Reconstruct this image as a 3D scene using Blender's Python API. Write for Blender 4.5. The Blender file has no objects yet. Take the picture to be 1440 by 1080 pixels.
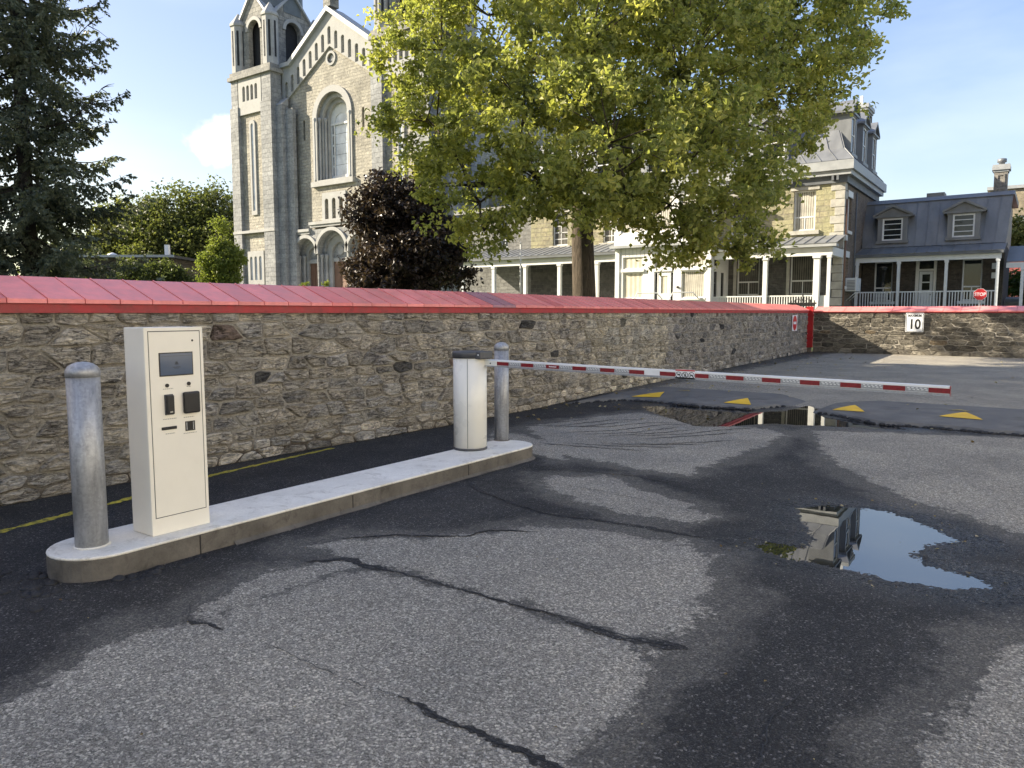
import bpy, bmesh, math, random
import numpy as np
from mathutils import Vector

# ------------------------------------------------------------------ camera, sky, sun, exposure
SC = bpy.context.scene
COL = SC.collection
R = math.radians
cam_d = bpy.data.cameras.new('camera')
cam = bpy.data.objects.new('camera', cam_d)
COL.objects.link(cam)
cam.location = (0, 0, 1.6)
cam.rotation_euler = (R(90 - 5.44), 0, R(35.4))
cam_d.sensor_width = 36
cam_d.lens = 26.25
cam_d.clip_start = 0.05
cam_d.clip_end = 2000
SC.camera = cam

SUN_EL = R(27)
SUN_DIR = Vector((-0.906 * math.cos(SUN_EL), -0.423 * math.cos(SUN_EL), math.sin(SUN_EL)))
SKY_STRENGTH = 0.15
SUN_STRENGTH = 2.8
SC.view_settings.view_transform = 'Standard'
SC.view_settings.look = 'None'
SC.view_settings.exposure = 2.2
SC.view_settings.gamma = 1
SC.view_settings.use_curve_mapping = False
SC.view_settings.use_white_balance = True
SC.view_settings.white_balance_temperature = 8000
SC.view_settings.white_balance_tint = 8

world = bpy.data.worlds.new("World")
SC.world = world
world.use_nodes = True
wn, wl = world.node_tree.nodes, world.node_tree.links
wn.clear()
sky = wn.new('ShaderNodeTexSky')
sky.sky_type = 'NISHITA'
sky.sun_disc = False
sky.sun_elevation = SUN_EL
sky.sun_rotation = math.atan2(SUN_DIR.x, SUN_DIR.y)
sky.air_density = 1.0
sky.dust_density = 1.0
sky.ozone_density = 2.0
tc = wn.new('ShaderNodeTexCoord')
# one small cumulus and thin high streaks
cn = wn.new('ShaderNodeTexNoise'); cn.inputs['Scale'].default_value = 22; cn.inputs['Detail'].default_value = 6
wl.new(tc.outputs['Generated'], cn.inputs['Vector'])
vadd = wn.new('ShaderNodeVectorMath'); vadd.operation = 'MULTIPLY_ADD'
wl.new(cn.outputs['Color'], vadd.inputs[0]); vadd.inputs[1].default_value = (.075, .075, .075)
wl.new(tc.outputs['Generated'], vadd.inputs[2])
vd = wn.new('ShaderNodeVectorMath'); vd.operation = 'DISTANCE'
wl.new(vadd.outputs[0], vd.inputs[0])
_c = Vector((-.826, .541, .205)).normalized() + Vector((.0375, .0375, .0375))
vd.inputs[1].default_value = _c
mr = wn.new('ShaderNodeMapRange'); mr.interpolation_type = 'SMOOTHSTEP'
mr.inputs['From Min'].default_value = .032; mr.inputs['From Max'].default_value = .008
wl.new(vd.outputs['Value'], mr.inputs['Value'])
n2 = wn.new('ShaderNodeTexNoise'); n2.inputs['Scale'].default_value = 2.2; n2.inputs['Detail'].default_value = 7
mp = wn.new('ShaderNodeMapping'); mp.inputs['Scale'].default_value = (1, 1, 3.2)
wl.new(tc.outputs['Generated'], mp.inputs['Vector']); wl.new(mp.outputs[0], n2.inputs['Vector'])
mr2 = wn.new('ShaderNodeMapRange'); mr2.interpolation_type = 'SMOOTHSTEP'
mr2.inputs['From Min'].default_value = .42; mr2.inputs['From Max'].default_value = .78
mr2.inputs['To Max'].default_value = .22
wl.new(n2.outputs['Fac'], mr2.inputs['Value'])
mx0 = wn.new('ShaderNodeMixRGB'); mx0.inputs['Color2'].default_value = (2.2, 2.5, 2.8, 1)
# hazy summer air: the whole dome evened out a little, the same in every direction
sg = wn.new('ShaderNodeGamma'); sg.inputs['Gamma'].default_value = .48
wl.new(sky.outputs[0], sg.inputs['Color'])
sh = wn.new('ShaderNodeHueSaturation'); sh.inputs['Saturation'].default_value = 1.9; sh.inputs['Value'].default_value = .92; sh.inputs['Hue'].default_value = .524
wl.new(sg.outputs[0], sh.inputs['Color'])
wl.new(mr2.outputs[0], mx0.inputs['Fac']); wl.new(sh.outputs[0], mx0.inputs['Color1'])
mx1 = wn.new('ShaderNodeMixRGB'); mx1.inputs['Color2'].default_value = (3.2, 3.2, 3.35, 1)
wl.new(mr.outputs[0], mx1.inputs['Fac']); wl.new(mx0.outputs[0], mx1.inputs['Color1'])
bg = wn.new('ShaderNodeBackground'); bg.inputs['Strength'].default_value = SKY_STRENGTH
wl.new(mx1.outputs[0], bg.inputs['Color'])
wo = wn.new('ShaderNodeOutputWorld')
wl.new(bg.outputs[0], wo.inputs['Surface'])

sd = bpy.data.lights.new('sun', 'SUN')
sd.energy = SUN_STRENGTH; sd.angle = R(.53); sd.color = (1, .97, .93)
so = bpy.data.objects.new('sun', sd)
so.rotation_euler = (-SUN_DIR).to_track_quat('-Z', 'Y').to_euler()
so.location = (-20, -10, 30)
COL.objects.link(so)

rnd = random.Random(7)
nrng = np.random.default_rng(11)

# ------------------------------------------------------------------ materials
def newmat(name):
    m = bpy.data.materials.new(name); m.use_nodes = True
    nt = m.node_tree
    b = nt.nodes['Principled BSDF']
    return m, nt.nodes, nt.links, b

def ramp(N, L, src, stops):
    r = N.new('ShaderNodeValToRGB')
    while len(r.color_ramp.elements) < len(stops): r.color_ramp.elements.new(.5)
    for e, (p, c) in zip(r.color_ramp.elements, stops):
        e.position = p; e.color = (*c, 1) if len(c) == 3 else c
    L.new(src, r.inputs['Fac'])
    return r.outputs['Color']

def noise(N, L, vec, scale, detail=4, rough=.55, dist=0):
    n = N.new('ShaderNodeTexNoise')
    n.inputs['Scale'].default_value = scale; n.inputs['Detail'].default_value = detail
    n.inputs['Roughness'].default_value = rough; n.inputs['Distortion'].default_value = dist
    if vec is not None: L.new(vec, n.inputs['Vector'])
    return n

def mathn(N, L, op, a, b=None, c=None, clamp=False):
    n = N.new('ShaderNodeMath'); n.operation = op; n.use_clamp = clamp
    for i, v in enumerate((a, b, c)):
        if v is None: continue
        if isinstance(v, (int, float)): n.inputs[i].default_value = v
        else: L.new(v, n.inputs[i])
    return n.outputs[0]

def mix(N, L, fac, a, b, mode='MIX'):
    n = N.new('ShaderNodeMixRGB'); n.blend_type = mode
    for i, v in zip(('Fac', 'Color1', 'Color2'), (fac, a, b)):
        if isinstance(v, (int, float)): n.inputs[i].default_value = v
        elif isinstance(v, tuple): n.inputs[i].default_value = (*v, 1) if len(v) == 3 else v
        else: L.new(v, n.inputs[i])
    return n.outputs[0]

def mrange(N, L, v, a, b, c=0, d=1, smooth=True):
    n = N.new('ShaderNodeMapRange')
    if smooth: n.interpolation_type = 'SMOOTHSTEP'
    L.new(v, n.inputs['Value'])
    for k, x in zip(('From Min', 'From Max', 'To Min', 'To Max'), (a, b, c, d)): n.inputs[k].default_value = x
    return n.outputs[0]

def mapping(N, L, scale=(1, 1, 1), kind='Object'):
    t = N.new('ShaderNodeTexCoord'); m = N.new('ShaderNodeMapping')
    m.inputs['Scale'].default_value = scale
    L.new(t.outputs[kind], m.inputs['Vector'])
    return m.outputs[0]

def bump(N, L, b, h, strength=.5, dist=.01, prev=None):
    n = N.new('ShaderNodeBump'); n.inputs['Strength'].default_value = strength; n.inputs['Distance'].default_value = dist
    L.new(h, n.inputs['Height'])
    if prev is not None: L.new(prev, n.inputs['Normal'])
    L.new(n.outputs[0], b.inputs['Normal'])
    return n.outputs[0]

def attr(N, name, vector=False):
    a = N.new('ShaderNodeAttribute'); a.attribute_name = name
    return a.outputs['Color'] if vector else a.outputs['Fac']

def simple(name, col, rough=.5, metal=0, var=.12, scale=6, bumpd=0, bscale=60, spec=.5, stretch=(1, 1, 1), dirt=None, dirtamt=.5):
    """painted / plain surface with slight mottling, wear and fine relief"""
    m, N, L, b = newmat(name)
    v = mapping(N, L, stretch)
    n = noise(N, L, v, scale, 5, .6)
    lo = tuple(c * (1 - var) for c in col); hi = tuple(min(1, c * (1 + var)) for c in col)
    c = ramp(N, L, n.outputs['Fac'], [(.3, lo), (.7, hi)])
    if dirt:
        nd = noise(N, L, v, scale * .6, 7, .7)
        f = mrange(N, L, nd.outputs['Fac'], .5, .72, 0, dirtamt)
        c = mix(N, L, f, c, dirt)
    L.new(c, b.inputs['Base Color'])
    b.inputs['Metallic'].default_value = metal
    b.inputs['Specular IOR Level'].default_value = spec
    r = mrange(N, L, n.outputs['Fac'], .3, .7, rough * .85, min(1, rough * 1.15))
    L.new(r, b.inputs['Roughness'])
    if bumpd:
        nb = noise(N, L, v, bscale, 4, .6)
        bump(N, L, b, nb.outputs['Fac'], .6, bumpd)
    return m

M = {}
def mat_asphalt():
    m, N, L, b = newmat('asphalt')
    v = mapping(N, L)
    dry = attr(N, 'dry'); pud = attr(N, 'pud')
    n1 = noise(N, L, v, 3.2, 8, .68, .3); n2 = noise(N, L, v, 26, 5, .7)
    e = mathn(N, L, 'SUBTRACT', n1.outputs['Fac'], .5); e = mathn(N, L, 'MULTIPLY', e, .5)
    e2 = mathn(N, L, 'SUBTRACT', n2.outputs['Fac'], .5); e2 = mathn(N, L, 'MULTIPLY', e2, .24)
    d = mathn(N, L, 'ADD', dry, e); d = mathn(N, L, 'ADD', d, e2)
    n9 = noise(N, L, v, 10, 6, .75, .5)
    d = mathn(N, L, 'ADD', d, mathn(N, L, 'MULTIPLY', mathn(N, L, 'SUBTRACT', n9.outputs['Fac'], .5), .3))
    df = mrange(N, L, d, -.03, .035)
    dn = noise(N, L, v, .75, 5, .6, .6)
    damp = mrange(N, L, mathn(N, L, 'ADD', d, mathn(N, L, 'MULTIPLY', dn.outputs['Fac'], .9)), .1, .34, 0, .3)
    df = mathn(N, L, 'MAXIMUM', df, damp)
    # aggregate
    vo = N.new('ShaderNodeTexVoronoi'); vo.inputs['Scale'].default_value = 105; L.new(v, vo.inputs['Vector'])
    sep = N.new('ShaderNodeSeparateColor'); L.new(vo.outputs['Color'], sep.inputs[0])
    vo2 = N.new('ShaderNodeTexVoronoi'); vo2.inputs['Scale'].default_value = 230; L.new(v, vo2.inputs['Vector'])
    sep2 = N.new('ShaderNodeSeparateColor'); L.new(vo2.outputs['Color'], sep2.inputs[0])
    chips = ramp(N, L, sep.outputs[0], [(0, (.07, .069, .064)), (.3, (.17, .166, .154)), (.68, (.29, .28, .258)), (.85, (.5, .48, .43)), (1, (.85, .82, .74))])
    fine = ramp(N, L, sep2.outputs[0], [(0, (.06, .059, .055)), (.5, (.24, .235, .217)), (.8, (.38, .37, .34)), (1, (.7, .67, .6))])
    dcol = mix(N, L, .45, chips, fine)
    big = noise(N, L, v, .9, 6, .6)
    dcol = mix(N, L, 1, dcol, ramp(N, L, big.outputs['Fac'], [(.28, (.84, .81, .755)), (.5, (1.1, 1.04, .95)), (.72, (1.34, 1.25, 1.11))]), 'MULTIPLY')
    st = noise(N, L, v, 1.9, 5, .6, .4)
    dcol = mix(N, L, mrange(N, L, st.outputs['Fac'], .66, .76, 0, .55), dcol, (.05, .049, .047))
    wch = ramp(N, L, sep.outputs[1], [(0, (.01, .01, .01)), (.6, (.028, .028, .028)), (.86, (.06, .058, .055)), (.95, (.14, .135, .125)), (1, (.42, .4, .37))])
    wfi = ramp(N, L, sep2.outputs[1], [(0, (.008, .008, .008)), (.7, (.034, .034, .034)), (.92, (.09, .088, .085)), (1, (.25, .245, .235))])
    wcol = mix(N, L, .5, wch, wfi)
    wb = noise(N, L, v, 1.7, 6, .65)
    wcol = mix(N, L, 1, wcol, ramp(N, L, wb.outputs['Fac'], [(.35, (.6, .6, .62)), (.68, (1.3, 1.26, 1.2))]), 'MULTIPLY')
    col = mix(N, L, df, wcol, dcol)
    L.new(col, b.inputs['Base Color'])
    wetr = mrange(N, L, pud, -.5, .02, .72, .3)
    rr = N.new('ShaderNodeMix'); rr.data_type = 'FLOAT'
    L.new(df, rr.inputs[0]); L.new(wetr, rr.inputs[2]); rr.inputs[3].default_value = .93
    L.new(rr.outputs[0], b.inputs['Roughness']); b.inputs['Specular IOR Level'].default_value = .35
    h = mathn(N, L, 'ADD', mathn(N, L, 'MULTIPLY', vo.outputs['Distance'], -1), mathn(N, L, 'MULTIPLY', vo2.outputs['Distance'], -.5))
    bump(N, L, b, h, .85, .009)
    return m

def mat_stone():
    m, N, L, b = newmat('rubble_stone')
    v = mapping(N, L, (1, 1, 1)); vs = mapping(N, L, (3, 3, 13))
    t = attr(N, 'tint', True)
    n1 = noise(N, L, vs, 2.2, 9, .72, .6); n2 = noise(N, L, v, 34, 6, .7); n3 = noise(N, L, v, 5, 6, .65)
    c = mix(N, L, 1, t, ramp(N, L, n1.outputs['Fac'], [(.3, (.36, .34, .32)), (.44, (.92, .92, .92)), (.7, (1.25, 1.23, 1.2))]), 'MULTIPLY')
    c = mix(N, L, 1, c, ramp(N, L, n3.outputs['Fac'], [(.3, (.78, .78, .8)), (.7, (1.2, 1.18, 1.12))]), 'MULTIPLY')
    c = mix(N, L, .7, c, ramp(N, L, n2.outputs['Fac'], [(.3, (.6, .6, .6)), (.7, (1.35, 1.35, 1.35))]), 'MULTIPLY')
    # bedding creases of the slaty stone
    vc = mapping(N, L, (5, 5, 26)); nc = noise(N, L, vc, 1.3, 8, .62, .9)
    cr = mathn(N, L, 'ABSOLUTE', mathn(N, L, 'SUBTRACT', nc.outputs['Fac'], .5))
    crm = mrange(N, L, cr, 0, .045)
    ms = mrange(N, L, n3.outputs['Fac'], .4, .6)
    crm = mathn(N, L, 'MAXIMUM', crm, mathn(N, L, 'MULTIPLY', ms, .75))
    c = mix(N, L, 1, c, ramp(N, L, crm, [(0, (.38, .36, .34)), (1, (1.06, 1.06, 1.06))]), 'MULTIPLY')
    L.new(c, b.inputs['Base Color']); b.inputs['Roughness'].default_value = .92
    b.inputs['Specular IOR Level'].default_value = .25
    h = mathn(N, L, 'ADD', n1.outputs['Fac'], mathn(N, L, 'MULTIPLY', n2.outputs['Fac'], .3))
    h = mathn(N, L, 'ADD', h, mathn(N, L, 'MULTIPLY', crm, .5))
    bump(N, L, b, h, 1, .07)
    return m

def mat_mortar():
    m, N, L, b = newmat('mortar')
    v = mapping(N, L)
    n1 = noise(N, L, v, 4, 6, .65); n2 = noise(N, L, v, 45, 5, .7)
    c = ramp(N, L, n1.outputs['Fac'], [(.3, (.3, .272, .228)), (.55, (.42, .385, .325)), (.75, (.52, .48, .41))])
    c = mix(N, L, .6, c, ramp(N, L, n2.outputs['Fac'], [(.3, (.6, .6, .6)), (.7, (1.3, 1.3, 1.3))]), 'MULTIPLY')
    # darker foot of the wall
    sx = N.new('ShaderNodeSeparateXYZ'); L.new(v, sx.inputs[0])
    f = mrange(N, L, mathn(N, L, 'ADD', sx.outputs[2], mathn(N, L, 'MULTIPLY', n1.outputs['Fac'], .5)), .55, .25)
    c = mix(N, L, f, c, (.12, .097, .076))
    L.new(c, b.inputs['Base Color']); b.inputs['Roughness'].default_value = .95
    n3 = noise(N, L, v, 16, 7, .75)
    bump(N, L, b, n3.outputs['Fac'], 1, .06)
    return m

def mat_masonry(name, c1, c2, mortar, bw, rh, vary=.35, rough_d=.04, msize=.018, tint=None):
    """coursed stone or brick too far away to build piece by piece"""
    m, N, L, b = newmat(name)
    t = N.new('ShaderNodeTexCoord')
    s = N.new('ShaderNodeSeparateXYZ'); L.new(t.outputs['Object'], s.inputs[0])
    cx = N.new('ShaderNodeCombineXYZ')
    L.new(mathn(N, L, 'ADD', s.outputs[0], s.outputs[1]), cx.inputs[0]); L.new(s.outputs[2], cx.inputs[1])
    wob = noise(N, L, t.outputs['Object'], 1.1, 3)
    va = N.new('ShaderNodeVectorMath'); va.operation = 'MULTIPLY_ADD'
    L.new(wob.outputs['Color'], va.inputs[0]); va.inputs[1].default_value = (bw * .3, rh * .2, 0); L.new(cx.outputs[0], va.inputs[2])
    br = N.new('ShaderNodeTexBrick')
    br.inputs['Scale'].default_value = 1; br.inputs['Brick Width'].default_value = bw; br.inputs['Row Height'].default_value = rh
    br.inputs['Mortar Size'].default_value = msize; br.inputs['Mortar Smooth'].default_value = .4; br.inputs['Bias'].default_value = 0
    br.squash = .75; br.squash_frequency = 3; br.offset_frequency = 2
    br.inputs['Color1'].default_value = (*c1, 1); br.inputs['Color2'].default_value = (*c2, 1); br.inputs['Mortar'].default_value = (*mortar, 1)
    L.new(va.outputs[0], br.inputs['Vector'])
    n1 = noise(N, L, t.outputs['Object'], .45, 6, .65); n2 = noise(N, L, t.outputs['Object'], 4.5, 6, .7)
    c = mix(N, L, 1, br.outputs['Color'], ramp(N, L, n1.outputs['Fac'], [(.3, (1 - vary,) * 3), (.7, (1 + vary * .6,) * 3)]), 'MULTIPLY')
    c = mix(N, L, 1, c, ramp(N, L, n2.outputs['Fac'], [(.28, (.62, .62, .63)), (.72, (1.3, 1.29, 1.26))]), 'MULTIPLY')
    if tint:
        n4 = noise(N, L, t.outputs['Object'], .8, 4, .6)
        c = mix(N, L, mrange(N, L, n4.outputs['Fac'], .42, .62, 0, .6), c, tint)
    L.new(c, b.inputs['Base Color']); b.inputs['Roughness'].default_value = .9; b.inputs['Specular IOR Level'].default_value = .25
    h = mathn(N, L, 'SUBTRACT', mathn(N, L, 'MULTIPLY', n2.outputs['Fac'], 1.0), mathn(N, L, 'MULTIPLY', br.outputs['Fac'], .8))
    bump(N, L, b, h, .9, rough_d)
    return m

def mat_leaf(name, dark, mid, light, trans=.45, gloss=.25):
    m, N, L, b = newmat(name)
    h = attr(N, 'hue')
    c = ramp(N, L, h, [(0, dark), (.5, mid), (1, light)])
    L.new(c, b.inputs['Base Color']); b.inputs['Roughness'].default_value = .45
    b.inputs['Specular IOR Level'].default_value = gloss
    tr = N.new('ShaderNodeBsdfTranslucent')
    L.new(mix(N, L, 1, c, (1.2, 1.3, .8), 'MULTIPLY'), tr.inputs['Color'])
    ms = N.new('ShaderNodeMixShader'); ms.inputs[0].default_value = trans
    L.new(b.outputs[0], ms.inputs[1]); L.new(tr.outputs[0], ms.inputs[2])
    out = [n for n in N if n.type == 'OUTPUT_MATERIAL'][0]
    L.new(ms.outputs[0], out.inputs['Surface'])
    return m

def mat_bark(name, a, c2):
    m, N, L, b = newmat(name)
    v = mapping(N, L, (9, 9, 1.4)); 
    n = noise(N, L, v, 1.6, 8, .7, 1.2)
    L.new(ramp(N, L, n.outputs['Fac'], [(.3, a), (.7, c2)]), b.inputs['Base Color'])
    b.inputs['Roughness'].default_value = .95; b.inputs['Specular IOR Level'].default_value = .2
    bump(N, L, b, n.outputs['Fac'], 1, .09)
    return m

def mat_blind(name, c1, c2, freq=55):
    m, N, L, b = newmat(name)
    v = mapping(N, L)
    s = N.new('ShaderNodeSeparateXYZ'); L.new(v, s.inputs[0])
    w = mathn(N, L, 'SINE', mathn(N, L, 'MULTIPLY', mathn(N, L, 'ADD', s.outputs[0], s.outputs[1]), freq))
    n = noise(N, L, v, 3, 3)
    c = ramp(N, L, mathn(N, L, 'MULTIPLY_ADD', w, .4, mathn(N, L, 'MULTIPLY', n.outputs['Fac'], 1)), [(.2, c1), (.8, c2)])
    L.new(c, b.inputs['Base Color']); b.inputs['Roughness'].default_value = .8
    return m

def mat_glass(name, col=(.012, .014, .017), rough=.03):
    m, N, L, b = newmat(name)
    v = mapping(N, L); n = noise(N, L, v, 1.2, 3)
    L.new(ramp(N, L, n.outputs['Fac'], [(.3, col), (.7, tuple(c * 1.7 for c in col))]), b.inputs['Base Color'])
    b.inputs['Roughness'].default_value = rough; b.inputs['IOR'].default_value = 1.5
    bump(N, L, b, n.outputs['Fac'], .15, .02)
    return m

def mat_water():
    m, N, L, b = newmat('puddle_water')
    b.inputs['Base Color'].default_value = (.012, .013, .014, 1)
    b.inputs['Roughness'].default_value = .0; b.inputs['IOR'].default_value = 2.6
    v = mapping(N, L); n = noise(N, L, v, 2.5, 2)
    bump(N, L, b, n.outputs['Fac'], .04, .006)
    return m

def mat_galv():
    m, N, L, b = newmat('galvanised_steel')
    v = mapping(N, L, (1, 1, .16)); v2 = mapping(N, L)
    n1 = noise(N, L, v, 22, 6, .6, .4); n2 = noise(N, L, v2, 9, 6, .7)
    vo = N.new('ShaderNodeTexVoronoi'); vo.inputs['Scale'].default_value = 70; L.new(v2, vo.inputs['Vector'])
    sp = N.new('ShaderNodeSeparateColor'); L.new(vo.outputs['Color'], sp.inputs[0])
    c = ramp(N, L, n1.outputs['Fac'], [(.3, (.3, .305, .31)), (.7, (.5, .505, .51))])
    c = mix(N, L, .5, c, ramp(N, L, sp.outputs[0], [(0, (.75, .75, .76)), (1, (1.15, 1.15, 1.15))]), 'MULTIPLY')
    c = mix(N, L, mrange(N, L, n2.outputs['Fac'], .55, .75, 0, .5), c, (.2, .2, .2))
    L.new(c, b.inputs['Base Color']); b.inputs['Metallic'].default_value = .5
    L.new(mrange(N, L, n2.outputs['Fac'], .3, .7, .45, .62), b.inputs['Roughness'])
    bump(N, L, b, n1.outputs['Fac'], .2, .004)
    return m

def mat_concrete(name, lo, hi, stain=(.2, .18, .15), bd=.004):
    m, N, L, b = newmat(name)
    v = mapping(N, L)
    n1 = noise(N, L, v, 2.6, 8, .65); n2 = noise(N, L, v, 60, 4, .7); n3 = noise(N, L, v, 6, 8, .75, .8)
    c = ramp(N, L, n1.outputs['Fac'], [(.3, lo), (.7, hi)])
    c = mix(N, L, mrange(N, L, n3.outputs['Fac'], .5, .72, 0, .65), c, stain)
    c = mix(N, L, .4, c, ramp(N, L, n2.outputs['Fac'], [(.3, (.75, .75, .75)), (.7, (1.15, 1.15, 1.15))]), 'MULTIPLY')
    L.new(c, b.inputs['Base Color']); b.inputs['Roughness'].default_value = .85
    bump(N, L, b, n2.outputs['Fac'], .5, bd)
    return m

def mat_cap():
    m, N, L, b = newmat('red_cap_paint')
    v = mapping(N, L); t = attr(N, 'tint', True)
    n = noise(N, L, v, 5, 6, .65); n2 = noise(N, L, v, 30, 5, .7)
    c = mix(N, L, 1, t, ramp(N, L, n.outputs['Fac'], [(.3, (.84, .82, .82)), (.7, (1.12, 1.12, 1.12))]), 'MULTIPLY')
    c = mix(N, L, mrange(N, L, n2.outputs['Fac'], .66, .78, 0, .4), c, (.32, .2, .19))
    L.new(c, b.inputs['Base Color'])
    L.new(mrange(N, L, n.outputs['Fac'], .3, .7, .36, .5), b.inputs['Roughness'])
    b.inputs['Specular IOR Level'].default_value = .4
    bump(N, L, b, n.outputs['Fac'], .4, .02)
    return m

def mat_worn_paint(name, col, under, thr=(.42, .55), scale=22, rough=.7):
    m, N, L, b = newmat(name)
    v = mapping(N, L); n = noise(N, L, v, scale, 7, .75); n1 = noise(N, L, v, 3, 3)
    f = mrange(N, L, n.outputs['Fac'], *thr)
    c = mix(N, L, f, tuple(col), under)
    c = mix(N, L, 1, c, ramp(N, L, n1.outputs['Fac'], [(.3, (.8, .8, .8)), (.7, (1.1, 1.1, 1.1))]), 'MULTIPLY')
    L.new(c, b.inputs['Base Color']); b.inputs['Roughness'].default_value = rough
    bump(N, L, b, n.outputs['Fac'], .5, .006)
    return m

def build_materials():
    M['asphalt'] = mat_asphalt()
    M['stone'] = mat_stone(); M['mortar'] = mat_mortar(); M['water'] = mat_water()
    M['galv'] = mat_galv(); M['cap'] = mat_cap()
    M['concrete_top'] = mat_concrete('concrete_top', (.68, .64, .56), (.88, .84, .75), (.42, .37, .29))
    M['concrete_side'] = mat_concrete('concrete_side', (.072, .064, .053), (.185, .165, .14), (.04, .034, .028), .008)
    M['cream'] = simple('cream_powder_coat', (.84, .79, .68), .42, 0, .03, 3, .0006, 420, dirt=(.66, .58, .45), dirtamt=.22)
    M['cream_shade'] = simple('groove_shade', (.1, .095, .085), .7)
    M['white_coat'] = simple('white_enamel', (.85, .82, .73), .3, 0, .03, 3, dirt=(.66, .6, .5), dirtamt=.2)
    M['white_arm'] = simple('white_arm', (.8, .8, .78), .35, 0, .05, 8)
    M['black_plastic'] = simple('black_plastic', (.012, .012, .014), .35, 0, .2, 20)
    M['grey_plastic'] = simple('grey_plastic', (.075, .077, .08), .5, 0, .1, 20)
    M['screen'] = mat_glass('screen_glass', (.06, .085, .13), .08)
    M['screen_mark'] = simple('screen_mark', (.02, .03, .05), .4)
    M['print_grey'] = simple('print_grey', (.42, .4, .35), .6)
    M['tape_red'] = simple('reflective_red', (.23, .012, .018), .35, 0, .25, 40)
    M['tape_silver'] = simple('reflective_silver', (.36, .37, .38), .35, .3, .2, 90)
    M['sign_white'] = simple('sign_white', (.72, .74, .76), .4, 0, .05, 8)
    M['sign_black'] = simple('sign_black', (.01, .01, .01), .5)
    M['sign_red'] = simple('sign_red', (.55, .02, .025), .4, 0, .08, 8)
    M['red_fascia'] = simple('red_fascia', (.36, .025, .03), .5, 0, .25, 7, .004, 30, dirt=(.12, .02, .02), dirtamt=.6)
    M['red_post'] = simple('red_post', (.38, .012, .016), .45, 0, .3, 5)
    M['iron'] = simple('black_iron', (.012, .012, .013), .5, .3, .2, 20)
    M['yellow'] = mat_worn_paint('yellow_paint', (.88, .52, .03), (.2, .18, .14), (.56, .7), 30)
    M['yellow_faded'] = mat_worn_paint('yellow_faded', (.5, .36, .05), (.1, .1, .095), (.42, .58), 30)
    M['yellow_moss'] = mat_worn_paint('yellow_moss', (.6, .46, .05), (.13, .125, .04), (.46, .6), 26, .9)
    M['hump'] = simple('hump_asphalt', (.135, .131, .122), .85, 0, .35, 2.4, .006, 160, dirt=(.05, .049, .047), dirtamt=.7)
    M['crack'] = simple('crack_fill', (.016, .016, .017), .5, 0, .4, 30, .006, 120)
    M['fresh_tar'] = simple('fresh_patch', (.02, .02, .021), .75, 0, .5, 12, .012, 60)
    M['rock'] = mat_masonry('rock_faced_limestone', (.46, .43, .36), (.34, .32, .275), (.39, .37, .32), .62, .27, .3, .09)
    M['dressed'] = mat_masonry('dressed_limestone', (.35, .355, .35), (.27, .275, .275), (.22, .225, .225), .95, .42, .25, .03, .014)
    M['trim'] = simple('limestone_trim', (.35, .35, .335), .85, 0, .22, 1.3, .01, 9, dirt=(.27, .26, .24), dirtamt=.6)
    M['belfry'] = mat_masonry('belfry_stone', (.34, .33, .3), (.22, .22, .21), (.2, .2, .19), .8, .4, .3, .03)
    M['spire'] = simple('spire_lead', (.12, .14, .15), .6, .2, .25, 2)
    M['lead_roof'] = simple('grey_metal_roof', (.2, .21, .22), .5, .25, .2, 1.6, 0, 60, dirt=(.17, .17, .17), dirtamt=.5, stretch=(1, 1, .35))
    M['dark_metal'] = simple('dark_metal_roof', (.185, .187, .185), .5, .2, .22, 1.8, 0, 60, dirt=(.11, .108, .105), dirtamt=.6, stretch=(1, 1, .3))
    M['render'] = simple('pale_render', (.68, .665, .62), .9, 0, .1, 1.2, .004, 40)
    M['cornice'] = simple('cornice_paint', (.33, .345, .35), .55, 0, .15, 2)
    M['cornice_dark'] = simple('cornice_dark', (.11, .12, .13), .6, 0, .2, 2)
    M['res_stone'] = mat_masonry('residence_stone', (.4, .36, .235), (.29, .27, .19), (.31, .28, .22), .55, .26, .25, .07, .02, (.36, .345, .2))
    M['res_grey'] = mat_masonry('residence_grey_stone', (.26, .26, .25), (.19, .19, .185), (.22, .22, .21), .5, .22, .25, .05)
    M['shaded_low_stone'] = mat_masonry('porch_shaded_stone', (.13, .125, .118), (.085, .083, .08), (.15, .145, .135), .5, .24, .25, .05)  # grey ground-storey stone, darkened with the porch shade in its colour
    M['brown_brick'] = mat_masonry('brown_brick', (.2, .155, .12), (.14, .11, .09), (.2, .185, .165), .22, .075, .25, .012, .008)
    M['house_brick'] = mat_masonry('house_brick', (.1, .085, .072), (.065, .056, .05), (.1, .095, .09), .22, .075, .25, .012, .008)
    M['red_brick'] = mat_masonry('red_brick', (.4, .1, .095), (.3, .075, .075), (.34, .22, .2), .4, .14, .2, .012, .016)
    M['beige_brick'] = mat_masonry('beige_brick', (.36, .3, .21), (.29, .245, .175), (.3, .27, .22), .4, .14, .2, .012, .012)
    M['chimney'] = mat_masonry('chimney_stone', (.28, .265, .24), (.22, .21, .19), (.2, .19, .18), .4, .2, .2, .02, .01)
    M['quoin'] = simple('quoin_stone', (.4, .385, .34), .9, 0, .2, 3, .02, 12)
    M['white_wood'] = simple('white_wood', (.66, .665, .65), .5, 0, .06, 4)
    M['bluewhite'] = simple('grey_white_paint', (.58, .61, .64), .5, 0, .07, 4)
    M['ceiling'] = simple('porch_interior', (.1, .1, .1), .8)
    M['glass'] = mat_glass('window_glass')
    M['glass_pale'] = mat_glass('pale_reflection_glazing', (.42, .45, .47), .15)  # bright reflection put into the panes' pale base colour
    M['blind'] = mat_blind('vertical_blind', (.2, .19, .165), (.52, .49, .42), 60)
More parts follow.
